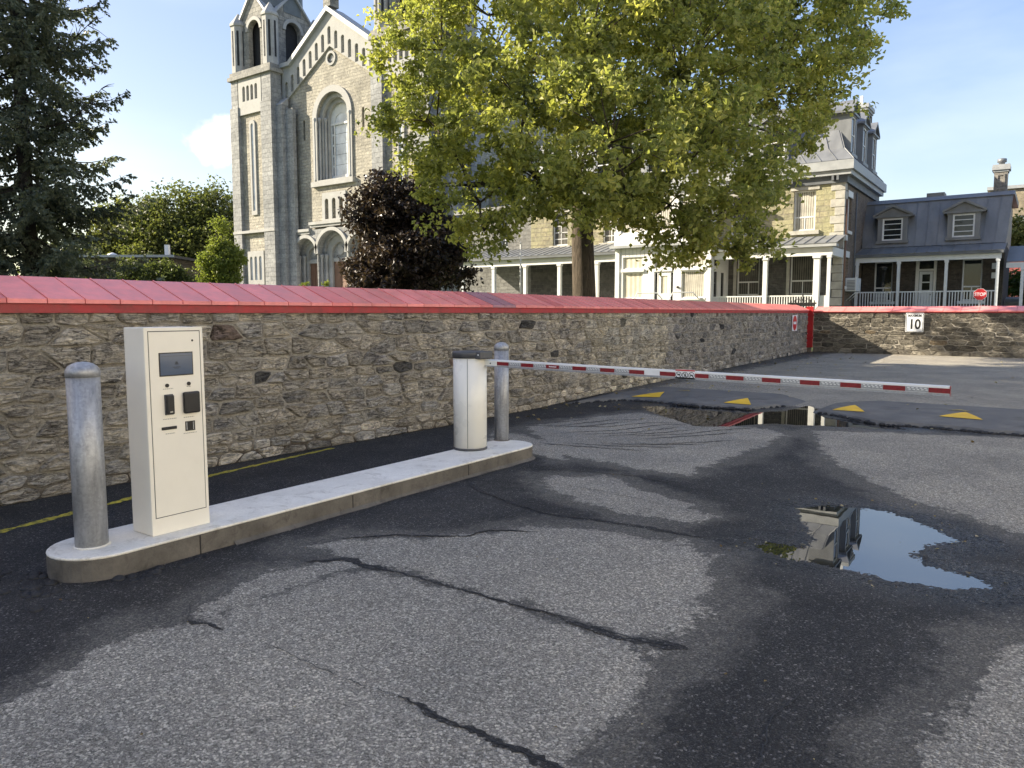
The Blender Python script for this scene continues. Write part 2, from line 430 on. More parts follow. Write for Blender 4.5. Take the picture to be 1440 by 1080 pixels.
    M['curtain'] = mat_blind('curtain', (.42, .39, .31), (.62, .58, .48), 24)
    M['blind_dark'] = mat_blind('dark_blind', (.035, .034, .03), (.15, .14, .12), 60)
    M['door_wood'] = simple('church_door_wood', (.16, .085, .055), .6, 0, .3, 6, stretch=(1, 1, .15))
    M['dark'] = simple('dark_interior', (.02, .021, .023), .9)
    M['lawn'] = simple('lawn_grass', (.06, .09, .025), .95, 0, .35, 3, .03, 30)
    M['roof_black'] = simple('tar_roof', (.05, .05, .055), .8)
    M['ac'] = simple('ac_unit', (.55, .57, .58), .5, 0, .06, 6)
    M['maple_leaf'] = mat_leaf('maple_leaf', (.085, .1, .038), (.3, .315, .1), (.56, .51, .155), .52, .35)
    M['purple_leaf'] = mat_leaf('purple_leaf', (.022, .015, .013), (.05, .032, .027), (.1, .065, .05), .3, .5)
    M['bg_leaf'] = mat_leaf('distant_leaf', (.05, .062, .024), (.115, .132, .045), (.24, .235, .08), .4, .2)
    M['birch_leaf'] = mat_leaf('birch_leaf', (.1, .13, .03), (.19, .22, .055), (.3, .3, .09), .5, .2)
    M['shrub_leaf'] = mat_leaf('shrub_leaf', (.025, .04, .012), (.06, .09, .02), (.15, .16, .03), .4, .2)
    M['needle'] = mat_leaf('spruce_needle', (.06, .07, .05), (.12, .138, .095), (.2, .215, .14), .3, .2)
    M['litter'] = mat_leaf('dry_leaf', (.14, .09, .04), (.3, .22, .1), (.5, .42, .25), .3, .2)
    M['bark'] = mat_bark('maple_bark', (.04, .032, .025), (.17, .138, .108))
    M['bark_dark'] = mat_bark('dark_bark', (.03, .026, .022), (.075, .065, .055))
build_materials()

# ------------------------------------------------------------------ mesh helpers
WLOC = {}     # parent object -> world location of its base (children are stored relative to it)
class MB:
    def __init__(s): s.v = []; s.f = []; s.mi = []; s.mats = []; s.smooth = []
    def _m(s, mat):
        if mat is None: return 0
        if mat not in s.mats: s.mats.append(mat)
        return s.mats.index(mat)
    def add(s, vs, fs, mat=None, smooth=False):
        o = len(s.v); s.v += [tuple(p) for p in vs]; k = s._m(mat)
        for f in fs: s.f.append(tuple(i + o for i in f)); s.mi.append(k); s.smooth.append(smooth)
        return s
    def box(s, x0, x1, y0, y1, z0, z1, mat=None):
        vs = [(x, y, z) for z in (z0, z1) for y in (y0, y1) for x in (x0, x1)]
        return s.add(vs, [(0, 2, 3, 1), (4, 5, 7, 6), (0, 1, 5, 4), (2, 6, 7, 3), (0, 4, 6, 2), (1, 3, 7, 5)], mat)
    def hexa(s, b, t, mat=None):
        """solid between two quads"""
        return s.add(list(b) + list(t), [(3, 2, 1, 0), (4, 5, 6, 7), (0, 1, 5, 4), (1, 2, 6, 5), (2, 3, 7, 6), (3, 0, 4, 7)], mat)
    def prism(s, poly, axis, d0, d1, mat=None):
        n = len(poly)
        P = {'x': lambda u, v, d: (d, u, v), 'y': lambda u, v, d: (u, d, v), 'z': lambda u, v, d: (u, v, d)}[axis]
        vs = [P(u, v, d0) for u, v in poly] + [P(u, v, d1) for u, v in poly]
        fs = [tuple(range(n))[::-1], tuple(range(n, 2 * n))] + [(i, (i + 1) % n, n + (i + 1) % n, n + i) for i in range(n)]
        return s.add(vs, fs, mat)
    def lathe(s, prof, c=(0, 0, 0), n=28, mat=None, smooth=True, a0=0):
        vs, fs = [], []
        for r, z in prof:
            for i in range(n):
                a = a0 + 2 * math.pi * i / n
                vs.append((c[0] + r * math.cos(a), c[1] + r * math.sin(a), c[2] + z))
        for k in range(len(prof) - 1):
            for i in range(n):
                j = (i + 1) % n
                fs.append((k * n + i, k * n + j, (k + 1) * n + j, (k + 1) * n + i))
        if prof[0][0] > 1e-4: fs.append(tuple(range(n))[::-1])
        if prof[-1][0] > 1e-4: fs.append(tuple(range((len(prof) - 1) * n, len(prof) * n)))
        return s.add(vs, fs, mat, smooth)
    def tube(s, pts, rad, n=8, mat=None, smooth=True):
        pts = [Vector(p) for p in pts]
        if not hasattr(rad, '__len__'): rad = [rad] * len(pts)
        vs, fs = [], []
        up = Vector((0, 0, 1))
        prev = None
        for i, p in enumerate(pts):
            d = (pts[min(i + 1, len(pts) - 1)] - pts[max(i - 1, 0)]).normalized()
            if prev is None:
                a = d.cross(up)
                if a.length < .05: a = d.cross(Vector((1, 0, 0)))
                a.normalize()
            else:
                a = (prev - d * prev.dot(d))
                if a.length < 1e-4: a = d.orthogonal()
                a.normalize()
            prev = a
            b = d.cross(a)
            for k in range(n):
                t = 2 * math.pi * k / n
                vs.append(p + (a * math.cos(t) + b * math.sin(t)) * rad[i])
        for i in range(len(pts) - 1):
            for k in range(n):
                j = (k + 1) % n
                fs.append((i * n + k, i * n + j, (i + 1) * n + j, (i + 1) * n + k))
        fs.append(tuple(range(n))[::-1]); fs.append(tuple(range((len(pts) - 1) * n, len(pts) * n)))
        return s.add(vs, fs, mat, smooth)
    def mesh(s, name, off=(0, 0, 0)):
        me = bpy.data.meshes.new(name)
        ox, oy, oz = off
        me.from_pydata([(x - ox, y - oy, z - oz) for x, y, z in s.v], [], s.f)
        for m in s.mats: me.materials.append(M[m] if isinstance(m, str) else m)
        me.polygons.foreach_set('material_index', s.mi)
        me.polygons.foreach_set('use_smooth', s.smooth)
        me.update()
        return me
    def build(s, name, mat=None, parent=None, at=None, bevel=0, segs=2):
        if mat is not None and not s.mats: s.mats = [mat]
        if parent is not None: off = WLOC[parent.name]
        else: off = at or (0, 0, 0)
        o = bpy.data.objects.new(name, s.mesh(name, off))
        COL.objects.link(o)
        if parent is not None: o.parent = parent
        else: o.location = off
        WLOC[o.name] = off
        if bevel:
            b = o.modifiers.new('bevel', 'BEVEL'); b.width = bevel; b.segments = segs; b.limit_method = 'ANGLE'; b.angle_limit = R(40)
        return o

def tag(o, label=None, cat=None, group=None, kind=None):
    if label: o['label'] = label
    if cat: o['category'] = cat
    if group: o['group'] = group
    if kind: o['kind'] = kind
    return o

def empty(name, loc, label, cat, group=None):
    o = bpy.data.objects.new(name, None); COL.objects.link(o)
    o.location = loc; o.empty_display_size = .3
    WLOC[o.name] = tuple(loc)
    return tag(o, label, cat, group)

def sub(o):            # parts of a part keep the same origin
    return o

def copy_tree(o, parent=None):
    c = o.copy(); COL.objects.link(c)
    WLOC[c.name] = WLOC.get(o.name, (0, 0, 0))
    if parent is not None: c.parent = parent
    for ch in list(o.children): copy_tree(ch, c)
    return c

AX = {'y': lambda u, v, w, f: (u, f + w, v), 'x': lambda u, v, w, f: (f - w, u, v)}
def plate(name, outline, holes, front, thick, axis='y', mat=None, parent=None):
    """flat solid with openings: front face at `front`, going `thick` inwards"""
    cu = bpy.data.curves.new(name, 'CURVE'); cu.dimensions = '2D'; cu.fill_mode = 'BOTH'; cu.extrude = thick / 2
    for poly in [outline] + list(holes):
        sp = cu.splines.new('POLY'); sp.points.add(len(poly) - 1)
        for p, (u, v) in zip(sp.points, poly): p.co = (u, v, 0, 1)
        sp.use_cyclic_u = True
    tmp = bpy.data.objects.new('tmp', cu); COL.objects.link(tmp)
    bpy.context.view_layer.update()
    me = bpy.data.meshes.new_from_object(tmp.evaluated_get(bpy.context.evaluated_depsgraph_get()))
    bpy.data.objects.remove(tmp); bpy.data.curves.remove(cu)
    mb = MB()
    vs = [AX[axis](v.co.x, v.co.y, thick / 2 - v.co.z, front) for v in me.vertices]
    mb.add(vs, [tuple(p.vertices) for p in me.polygons], mat)
    bpy.data.meshes.remove(me)
    return mb.build(name, mat, parent)

def text_mb(txt, size, u, v, front, axis='y', thick=.002, bold=0, sx=1, mat=None, space=1):
    cu = bpy.data.curves.new('t', 'FONT'); cu.body = txt; cu.size = size; cu.align_x = 'CENTER'; cu.align_y = 'CENTER'
    cu.extrude = thick / 2; cu.offset = bold; cu.space_character = space; cu.resolution_u = 4
    tmp = bpy.data.objects.new('tmp', cu); COL.objects.link(tmp)
    bpy.context.view_layer.update()
    me = bpy.data.meshes.new_from_object(tmp.evaluated_get(bpy.context.evaluated_depsgraph_get()))
    bpy.data.objects.remove(tmp); bpy.data.curves.remove(cu)
    mb = MB()
    mb.add([AX[axis](u + p.co.x * sx, v + p.co.y, thick / 2 - p.co.z, front) for p in me.vertices], [tuple(p.vertices) for p in me.polygons], mat)
    bpy.data.meshes.remove(me)
    return mb

def arch(cx, hw, z0, zs, n=12):
    return [(cx - hw, z0), (cx + hw, z0)] + [(cx + hw * math.cos(math.pi * i / n), zs + hw * math.sin(math.pi * i / n)) for i in range(n + 1)]
def rect(u0, u1, v0, v1): return [(u0, v0), (u1, v0), (u1, v1), (u0, v1)]
def circ(cu, cv, r, n=24): return [(cu + r * math.cos(2 * math.pi * i / n), cv + r * math.sin(2 * math.pi * i / n)) for i in range(n)]

def abox(mb, axis, u0, u1, v0, v1, front, d0, d1, mat=None):
    a = AX[axis](u0, v0, d0, front); c = AX[axis](u1, v1, d1, front)
    return mb.box(min(a[0], c[0]), max(a[0], c[0]), min(a[1], c[1]), max(a[1], c[1]), min(a[2], c[2]), max(a[2], c[2]), mat)

def window(parent, axis, u0, u1, v0, v1, front, frame='white_wood', glass='glass', blind=None, bars=('mid',), fw=.07, name='window', depth=.12, thick=.06):
    """part `window` (its frame) with sub-parts pane, glazing_bar and blind; set `depth` behind the wall face"""
    f = front
    w = plate(name, rect(u0, u1, v0, v1), [rect(u0 + fw, u1 - fw, v0 + fw, v1 - fw)], f + depth if axis == 'y' else f - depth, thick, axis, frame, parent)
    abox(MB(), axis, u0 + fw, u1 - fw, v0 + fw, v1 - fw, f, depth + .035, depth + .045).build('pane', glass, w)
    mb = MB(); any_ = False
    um = (u0 + u1) / 2
    for b in bars:
        any_ = True
        if b == 'mid': abox(mb, axis, u0 + fw, u1 - fw, (v0 + v1) / 2 - .03, (v0 + v1) / 2 + .03, f, depth + .01, depth + .034)
        elif b == 'lowthird':
            z = v0 + (v1 - v0) * .34
            abox(mb, axis, u0 + fw, u1 - fw, z - .035, z + .035, f, depth + .01, depth + .034)
            abox(mb, axis, um - .022, um + .022, v0 + fw, z - .035, f, depth + .012, depth + .034)
        elif b == 'quarters':
            for k in (1, 2, 3):
                z = v0 + (v1 - v0) * k / 4
                abox(mb, axis, u0 + fw, u1 - fw, z - .018, z + .018, f, depth + .012, depth + .034)
        elif b == 'vert': abox(mb, axis, um - .03, um + .03, v0 + fw, v1 - fw, f, depth + .008, depth + .034)
        elif b == 'grid':
            for k in (1, 2, 3, 4): 
                z = v0 + (v1 - v0) * k / 5
                abox(mb, axis, u0 + fw, u1 - fw, z - .02, z + .02, f, depth + .012, depth + .034)
            abox(mb, axis, um - .02, um + .02, v0 + fw, v1 - fw, f, depth + .008, depth + .034)
    if any_: mb.build('glazing_bar', frame, w)
    if blind:
        abox(MB(), axis, u0 + fw, u1 - fw, v0 + fw + (0 if blind != 'blind_dark' else 0), v1 - fw, f, depth + .028, depth + .034).build('blind', blind, w)
    return w

def seam_panels(parent, bl, br, tr, tl, n, mat, name='roof_panel', t=.03, rib=.035):
    """standing-seam sheet roof, one object per sheet"""
    bl, br, tr, tl = map(Vector, (bl, br, tr, tl))
    nm = (br - bl).cross(tl - bl).normalized()
    for i in range(n):
        a, b_ = i / n, (i + 1) / n
        p = [bl.lerp(br, a), bl.lerp(br, b_), tl.lerp(tr, b_), tl.lerp(tr, a)]
        j = nm * rnd.uniform(0, .004)
        mb = MB().hexa([q + j for q in p], [q + nm * t + j for q in p])
        w = (p[1] - p[0]).normalized() * .025
        e = [p[0], p[0] + w, p[3] + w, p[3]]
        mb.hexa([q + nm * t for q in e], [q + nm * (t + rib) for q in e])
        mb.build(name, mat, parent)

# ------------------------------------------------------------------ ground
DRY = [
 [(-3.53,2.12),(-3.72,2.34),(-3.84,2.91),(-3.62,3.19),(-3.9,3.25),(-4.06,3.27),(-4.0,3.53),(-3.51,3.88),(-3.2,4.32),(-3.04,4.65),(-2.4,4.81),(-2.0,4.89),(-1.71,4.68),(-1.49,4.09),(-1.37,3.51),(-1.38,3.31),(-1.74,3.28),(-2.14,3.29),(-2.73,3.29),(-3.38,3.29),(-3.5,3.0)],
 [(-3.54,2.05),(-3.5,2.15),(-3.46,3.0),(-3.4,3.2),(-2.68,3.22),(-2.09,3.22),(-1.7,3.2),(-1.37,3.2),(-1.32,2.66),(-1.29,2.39),(-1.27,2.17),(-1.2,1.9),(-1.25,1.6),(-1.4,1.2),(-1.6,.6),(-2.46,.3),(-3.25,.97),(-3.31,1.13),(-3.5,1.37),(-3.63,1.71),(-3.66,1.95)],
 [(-5.89,8.63),(-5.76,9.58),(-5.24,10.94),(-3.86,10.4),(-3.04,10.41),(-2.69,9.99),(-2.66,8.98),(-2.73,8.27),(-2.81,7.62),(-2.81,6.94),(-3.3,6.92),(-3.78,7.03),(-4.36,7.11)],
 [(-3.89,6.01),(-3.47,6.47),(-2.87,6.09),(-2.43,5.93),(-2.04,5.64),(-2.17,5.32),(-2.65,5.3),(-3.11,5.42),(-3.55,5.61)],
 [(-2.5,10.6),(-1.37,11.1),(-.13,11.5),(1.5,11.5),(3,9),(2.4,5.4),(.56,5.99),(-.04,6.5),(-.57,6.89),(-.99,7.27),(-1.58,8.15),(-1.91,8.86),(-2.21,9.67)],
 [(0,4.29),(-.09,4.13),(-.09,3.91),(-.22,3.44),(-.28,3.2),(-.24,2.89),(-.02,2.22),(.4,1.2),(2,1.2),(2.4,4.6),(1.2,4.9),(.18,4.56)],
 [(-6.1,8.2),(-5.5,7.2),(-4.9,6.98),(-4.2,6.9),(-4.6,7.7)],
]
PUD1 = [(-1.6,6.29),(-1.43,6.56),(-1.17,6.6),(-.96,6.64),(-.76,6.52),(-.52,6.22),(-.35,6.03),(-.45,5.93),(-.56,5.77),(-.6,5.5),(-.52,5.34),(-.37,5.3),(-.19,5.25),(-.14,5.09),(-.28,4.95),(-.45,4.87),(-.64,4.86),(-.91,4.91),(-1.16,4.93),(-1.32,4.91),(-1.47,4.97),(-1.57,5.09),(-1.48,5.26),(-1.3,5.25),(-1.27,5.47),(-1.41,5.75)]
PUD2 = [(-5.61,11.7),(-5.2,12.22),(-4.5,12.32),(-3.7,12.32),(-3.42,12.5),(-3.3,13.5),(-3.05,13.3),(-2.84,12.5),(-2.63,12.15),(-1.66,11.75),(-1.4,11.45),(-1.78,11.31),(-2.61,11.1),(-3.17,10.95),(-3.56,10.3),(-3.96,10.05),(-4.49,10.5),(-5.25,11.2)]

def sdf(P, poly):
    q = np.array(poly); d = np.full(len(P), 1e9); inside = np.zeros(len(P), bool)
    for i in range(len(q)):
        a, b = q[i], q[(i + 1) % len(q)]
        ab = b - a; t = np.clip(((P - a) @ ab) / (ab @ ab + 1e-12), 0, 1)
        d = np.minimum(d, np.hypot(P[:, 0] - a[0] - t * ab[0], P[:, 1] - a[1] - t * ab[1]))
        c = (a[1] > P[:, 1]) != (b[1] > P[:, 1])
        with np.errstate(divide='ignore', invalid='ignore'):
            xi = (b[0] - a[0]) * (P[:, 1] - a[1]) / (b[1] - a[1] + 1e-15) + a[0]
        inside ^= c & (P[:, 0] < xi)
    return np.where(inside, d, -d)

def smooth_noise(nx, ny, cells):
    g = nrng.random((ny // cells + 3, nx // cells + 3))
    yy = np.arange(ny) / cells; xx = np.arange(nx) / cells
    y0 = yy.astype(int); x0 = xx.astype(int); fy = (yy - y0)[:, None]; fx = (xx - x0)[None]
    fy = fy * fy * (3 - 2 * fy); fx = fx * fx * (3 - 2 * fx)
    a = g[y0][:, x0]; b_ = g[y0][:, x0 + 1]; c = g[y0 + 1][:, x0]; d = g[y0 + 1][:, x0 + 1]
    return (a * (1 - fx) + b_ * fx) * (1 - fy) + (c * (1 - fx) + d * fx) * fy

def build_ground():
    xs = np.concatenate([[-600, -150, -40, -14], np.arange(-8.4, 3.2, .032), [6, 20, 60, 200, 600]])
    ys = np.concatenate([[-300, -60, -12, -3], np.arange(-.6, 14.2, .032), np.arange(14.4, 33, .4), [40, 60, 120, 300, 900]])
    xs = np.unique(np.round(np.concatenate([xs, np.arange(-1.72, 0, .014)]), 4)); ys = np.unique(np.round(np.concatenate([ys, np.arange(4.75, 6.75, .014)]), 4))
    X, Y = np.meshgrid(xs, ys); P = np.stack([X.ravel(), Y.ravel()], 1)
    dry = np.full(len(P), -1.0)
    near = (P[:, 0] > -9) & (P[:, 0] < 4) & (P[:, 1] > -1) & (P[:, 1] < 15)
    d = np.full(near.sum(), -1.0); Q = P[near]
    for poly in DRY: d = np.maximum(d, sdf(Q, poly))
    dry[near] = d
    far = np.clip((P[:, 1] - 13.2) * .25, -1, .2)
    far = np.minimum(far, (P[:, 0] + 6.75) * .3 + .02)
    dry = np.where(P[:, 1] > 13.2, np.maximum(dry, far), dry)
    dry = np.clip(dry, -.5, .5)
    pud = np.full(len(P), -1.0)
    pn = np.maximum(sdf(Q, PUD1), sdf(Q, PUD2)); pud[near] = pn
    nx, ny = len(xs), len(ys)
    n = .55 * smooth_noise(nx, ny, 2) + .45 * smooth_noise(nx, ny, 6)
    ragged = (n.ravel() - .5)
    s = np.clip((pud + .07 * ragged * 2 + .05) / .16, 0, 1); s = s * s * (3 - 2 * s)
    Z = -.013 * s + .0035 * ragged * near + .004 * (smooth_noise(nx, ny, 24).ravel() - .5) * near * (1 - s)
    Z += np.where((pud > -.25) & (pud < .2), (nrng.random(len(P)) - .5) * .005, 0)
    Z = np.where(pud > .25, -.02, Z)
    me = bpy.data.meshes.new('parking_lot')
    V = np.stack([P[:, 0], P[:, 1], Z], 1).astype(np.float32)
    ii = (np.arange(ny - 1)[:, None] * nx + np.arange(nx - 1)[None]).ravel()
    F = np.stack([ii, ii + 1, ii + nx + 1, ii + nx], 1).astype(np.int32)
    me.vertices.add(len(V)); me.vertices.foreach_set('co', V.ravel())
    me.loops.add(F.size); me.loops.foreach_set('vertex_index', F.ravel())
    me.polygons.add(len(F)); me.polygons.foreach_set('loop_start', np.arange(0, F.size, 4, dtype=np.int32))
    me.polygons.foreach_set('use_smooth', np.ones(len(F), bool))
    me.update(calc_edges=True)
    for nm, arr in (('dry', dry), ('pud', pud)):
        a = me.attributes.new(nm, 'FLOAT', 'POINT'); a.data.foreach_set('value', arr.astype(np.float32))
    me.materials.append(M['asphalt'])
    o = bpy.data.objects.new('parking_lot', me); COL.objects.link(o)
    tag(o, kind='structure', label='patchy grey asphalt of the car park, half dry and half wet')
    # standing water
    for k, poly in enumerate((PUD1, PUD2)):
        c = np.mean(poly, 0)
        big = [(c[0] + (x - c[0]) * 1.1 + 0, c[1] + (y - c[1]) * 1.1) for x, y in poly]
        xs_ = [p[0] for p in big]; ys_ = [p[1] for p in big]
        mb = MB(); z = -.0062
        mb.add([(min(xs_), min(ys_), z), (max(xs_), min(ys_), z), (max(xs_), max(ys_), z), (min(xs_), max(ys_), z)], [(0, 1, 2, 3)])
        w = mb.build('puddle_water', 'water'); tag(w, kind='structure')
        w['label'] = ['rain puddle reflecting blue sky and a roof', 'long shallow puddle lying along the speed humps'][k]
    # ground of the church and house plots behind the walls
    mb = MB()
    mb.add([(-600, -200, .012), (-7.75, -200, .012), (-7.75, 13, .012), (-8.4, 32.5, .012), (-8.4, 800, .012), (-600, 800, .012)], [(0, 1, 2, 3, 4, 5)])
    mb.add([(-8.4, 32.7, .012), (400, 32.7, .012), (400, 800, .012), (-8.4, 800, .012)], [(0, 1, 2, 3)])
    tag(mb.build('lawn', 'lawn'), kind='structure')

def strip(pts, w0, w1, z, jit, name, mat, step=.05, label=None, taper=True):
    P = [Vector((x, y, 0)) for x, y in pts]; line = []
    for a, b in zip(P, P[1:]):
        n = max(1, int((b - a).length / step))
        for i in range(n): line.append(a.lerp(b, i / n))
    line.append(P[-1]); N = len(line); vs = []; fs = []
    wv = 0; off = 0
    for i, p in enumerate(line):
        d = (line[min(i + 1, N - 1)] - line[max(i - 1, 0)]).normalized(); s = Vector((-d.y, d.x, 0))
        t = i / max(1, N - 1)
        wv = wv * .45 + rnd.uniform(-1, 1) * .55; off = off * .75 + rnd.uniform(-jit, jit) * .6
        w = (w0 + (w1 - w0) * t) * (1 + .9 * wv)
        if taper: w *= min(1, .15 + 6 * min(t, 1 - t))
        w = max(.003, w)
        vs += [p + s * (w / 2 + off) + Vector((0, 0, z)), p - s * (w / 2 - off) + Vector((0, 0, z))]
        if i: fs.append((2 * i - 2, 2 * i - 1, 2 * i + 1, 2 * i))
    return MB().add(vs, fs).build(name, mat)

def build_markings():
    cr = [([(-3.8,3.05),(-3.61,3.24),(-3.35,3.24),(-3.2,3.25)], .05, .07), ([(-3.25,3.25),(-2.83,3.25),(-2.32,3.26),(-1.95,3.25)], .02, .018),
          ([(-2.0,3.25),(-1.85,3.24),(-1.53,3.23),(-1.3,3.28)], .03, .09),
          ([(-3.56,2.09),(-3.41,2.12),(-3.3,2.14)], .03, .02), ([(-3.0,2.15),(-2.72,2.13),(-2.31,2.14),(-2.05,2.16)], .006, .012),
          ([(-2.12,2.16),(-1.87,2.14),(-1.58,2.13),(-1.31,2.12),(-1.15,2.12)], .02, .07),
          ([(-3.57,2.09),(-3.72,2.2),(-3.85,2.32)], .008, .006), ([(-3.8,3.06),(-4.1,3.05),(-4.45,3.02)], .014, .01),
          ([(-4.3,5.35),(-3.6,5.05),(-3.17,4.93),(-2.4,5.04),(-1.9,5.03)], .05, .08),
          ([(-3.99,3.52),(-3.73,3.83),(-3.32,4.06),(-3.26,4.31),(-2.93,4.48)], .025, .02),
          ([(-.75,3.2),(-.79,2.9),(-.72,2.4),(-.75,1.9)], .008, .01),
          ([(-4.2,6.3),(-3.9,6.45),(-3.2,6.6),(-2.7,6.5)], .016, .02), ([(-3.9,5.85),(-3.2,5.86),(-2.6,5.74),(-2.1,5.6)], .016, .016)]
    for k in range(9):   # crazed asphalt beyond the island
        x = -6.3 + .28 * k
        cr.append(([(x, 8.7 + rnd.uniform(-.3, .3)), (x + .5, 9.2 + rnd.uniform(-.2, .2)), (x + .8, 9.9 + rnd.uniform(-.2, .2)), (x + 1.2, 10.5 + rnd.uniform(-.3, .2))][:rnd.choice((3, 4))], .03, .03))
    for k in range(4):
        y = 7.6 + .22 * k
        cr.append(([(-5.0 + .3 * k, y), (-4.4 + .2 * k, y + .12), (-3.7 + .2 * k, y + .3 + .2 * k)], .02, .03))
    for p, a, b in cr:
        a *= .62; b *= .62
        if max(a, b) > .012:      # damp band along the open seam
            o = strip(p, a * 1.5, b * 1.5, .0032, .02, 'damp_seam', 'asphalt', .02)
            for nm, val in (('dry', -.5), ('pud', -1.0)):
                at_ = o.data.attributes.new(nm, 'FLOAT', 'POINT'); at_.data.foreach_set('value', [val] * len(o.data.vertices))
            tag(o, kind='structure')
        tag(strip(p, max(.005, a * .2), max(.005, b * .2), .005, .014, 'asphalt_crack', 'crack', .025), kind='structure')
    o = strip([(-6.02, 1.0), (-6.16, 2.19), (-6.34, 3.16), (-6.63, 4.22), (-6.8, 5.91)], .085, .06, .004, .004, 'painted_line', 'yellow_moss', .04, taper=False)
    tag(o, kind='structure', label='worn mossy yellow line at the foot of the stone wall')
    # broken asphalt lumps against the near end of the island
    mb = MB()
    for k in range(60):
        t = rnd.random(); x = -4.85 + rnd.uniform(-.35, .5); y = 1.85 + rnd.uniform(-.16, .12)
        if k > 34: x, y = -4.42 + rnd.uniform(-.05, .07), rnd.uniform(2.1, 2.75)
        r_ = rnd.uniform(.015, .045)
        mb.lathe([(r_, 0), (r_ * .8, r_ * .35), (r_ * .3, r_ * .6), (0, r_ * .62)], (x, y, -.004), 7, 'fresh_tar')
    tag(mb.build('asphalt_crumbs', 'fresh_tar'), kind='stuff', label='crumbled asphalt round the end of the concrete island', )

build_ground()
build_markings()

# ------------------------------------------------------------------ rubble walls
WH = 1.6
class Path:
    def __init__(s, pts):
        s.p = [Vector((x, y, 0)) for x, y in pts]; s.l = [0]
        for a, b in zip(s.p, s.p[1:]): s.l.append(s.l[-1] + (b - a).length)
        s.len = s.l[-1]
    def at(s, u):
        u = min(max(u, 0), s.len - 1e-6)
        for i in range(len(s.p) - 1):
            if u <= s.l[i + 1]: break
        d = (s.p[i + 1] - s.p[i]).normalized()
        p = s.p[i] + d * (u - s.l[i])
        # normals blended round the bends
        n = Vector((d.y, -d.x, 0)); w = .5
        if i + 1 < len(s.p) - 1 and s.l[i + 1] - u < w:
            d2 = (s.p[i + 2] - s.p[i + 1]).normalized(); n = n.lerp(Vector((d2.y, -d2.x, 0)), .5 * (1 - (s.l[i + 1] - u) / w))
        if i > 0 and u - s.l[i] < w:
            d2 = (s.p[i] - s.p[i - 1]).normalized(); n = n.lerp(Vector((d2.y, -d2.x, 0)), .5 * (1 - (u - s.l[i]) / w))
        return p, n.normalized()
    def pt(s, u, z, out):
        p, n = s.at(u); q = p + n * out
        return (q.x, q.y, z)

def rubble(L, H, um, hm, rg):
    """irregular roughly coursed stones: clipped anisotropic cells"""
    seeds = []; z = 0
    while z < H:
        h = rg.uniform(*hm)
        if H - z - h < hm[0] * .7: h = H - z
        u = rg.uniform(-.3, 0)
        while u < L + .3:
            w = rg.uniform(*um) * (.75 + 1.6 * h)
            seeds.append((u + w / 2, z + h / 2 + rg.uniform(-.2, .2) * h)); u += w
        z += h
    A = np.array(seeds); kx = .34
    cells = []
    for i, (a, b) in enumerate(seeds):
        if a < -.1 or a > L + .1: continue
        du = np.abs(A[:, 0] - a); dz = np.abs(A[:, 1] - b)
        nb = np.where((du < 1.7) & (dz < .62))[0]
        nb = nb[np.argsort((kx * (A[nb, 0] - a)) ** 2 + (A[nb, 1] - b) ** 2)][1:18]
        poly = [(max(0, a - 1), max(0, b - .5)), (min(L, a + 1), max(0, b - .5)), (min(L, a + 1), min(H, b + .5)), (max(0, a - 1), min(H, b + .5))]
        if poly[1][0] - poly[0][0] < .05: continue
        gap = rg.uniform(.002, .017)
        for j in nb:
            nx_, nz_ = kx * kx * (A[j, 0] - a), (A[j, 1] - b)
            l = math.hypot(nx_, nz_); nx_ /= l; nz_ /= l
            mx_, mz_ = (A[j, 0] + a) / 2 - nx_ * gap, (A[j, 1] + b) / 2 - nz_ * gap
            out = []
            for k in range(len(poly)):
                p, q = poly[k], poly[(k + 1) % len(poly)]
                dp = (p[0] - mx_) * nx_ + (p[1] - mz_) * nz_; dq = (q[0] - mx_) * nx_ + (q[1] - mz_) * nz_
                if dp <= 0: out.append(p)
                if dp * dq < 0:
                    t = dp / (dp - dq); out.append((p[0] + (q[0] - p[0]) * t, p[1] + (q[1] - p[1]) * t))
            poly = out
            if len(poly) < 3: break
        if len(poly) >= 3:
            ar = abs(sum(poly[k][0] * poly[(k + 1) % len(poly)][1] - poly[(k + 1) % len(poly)][0] * poly[k][1] for k in range(len(poly)))) / 2
            if ar > .003: cells.append(poly)
    return cells

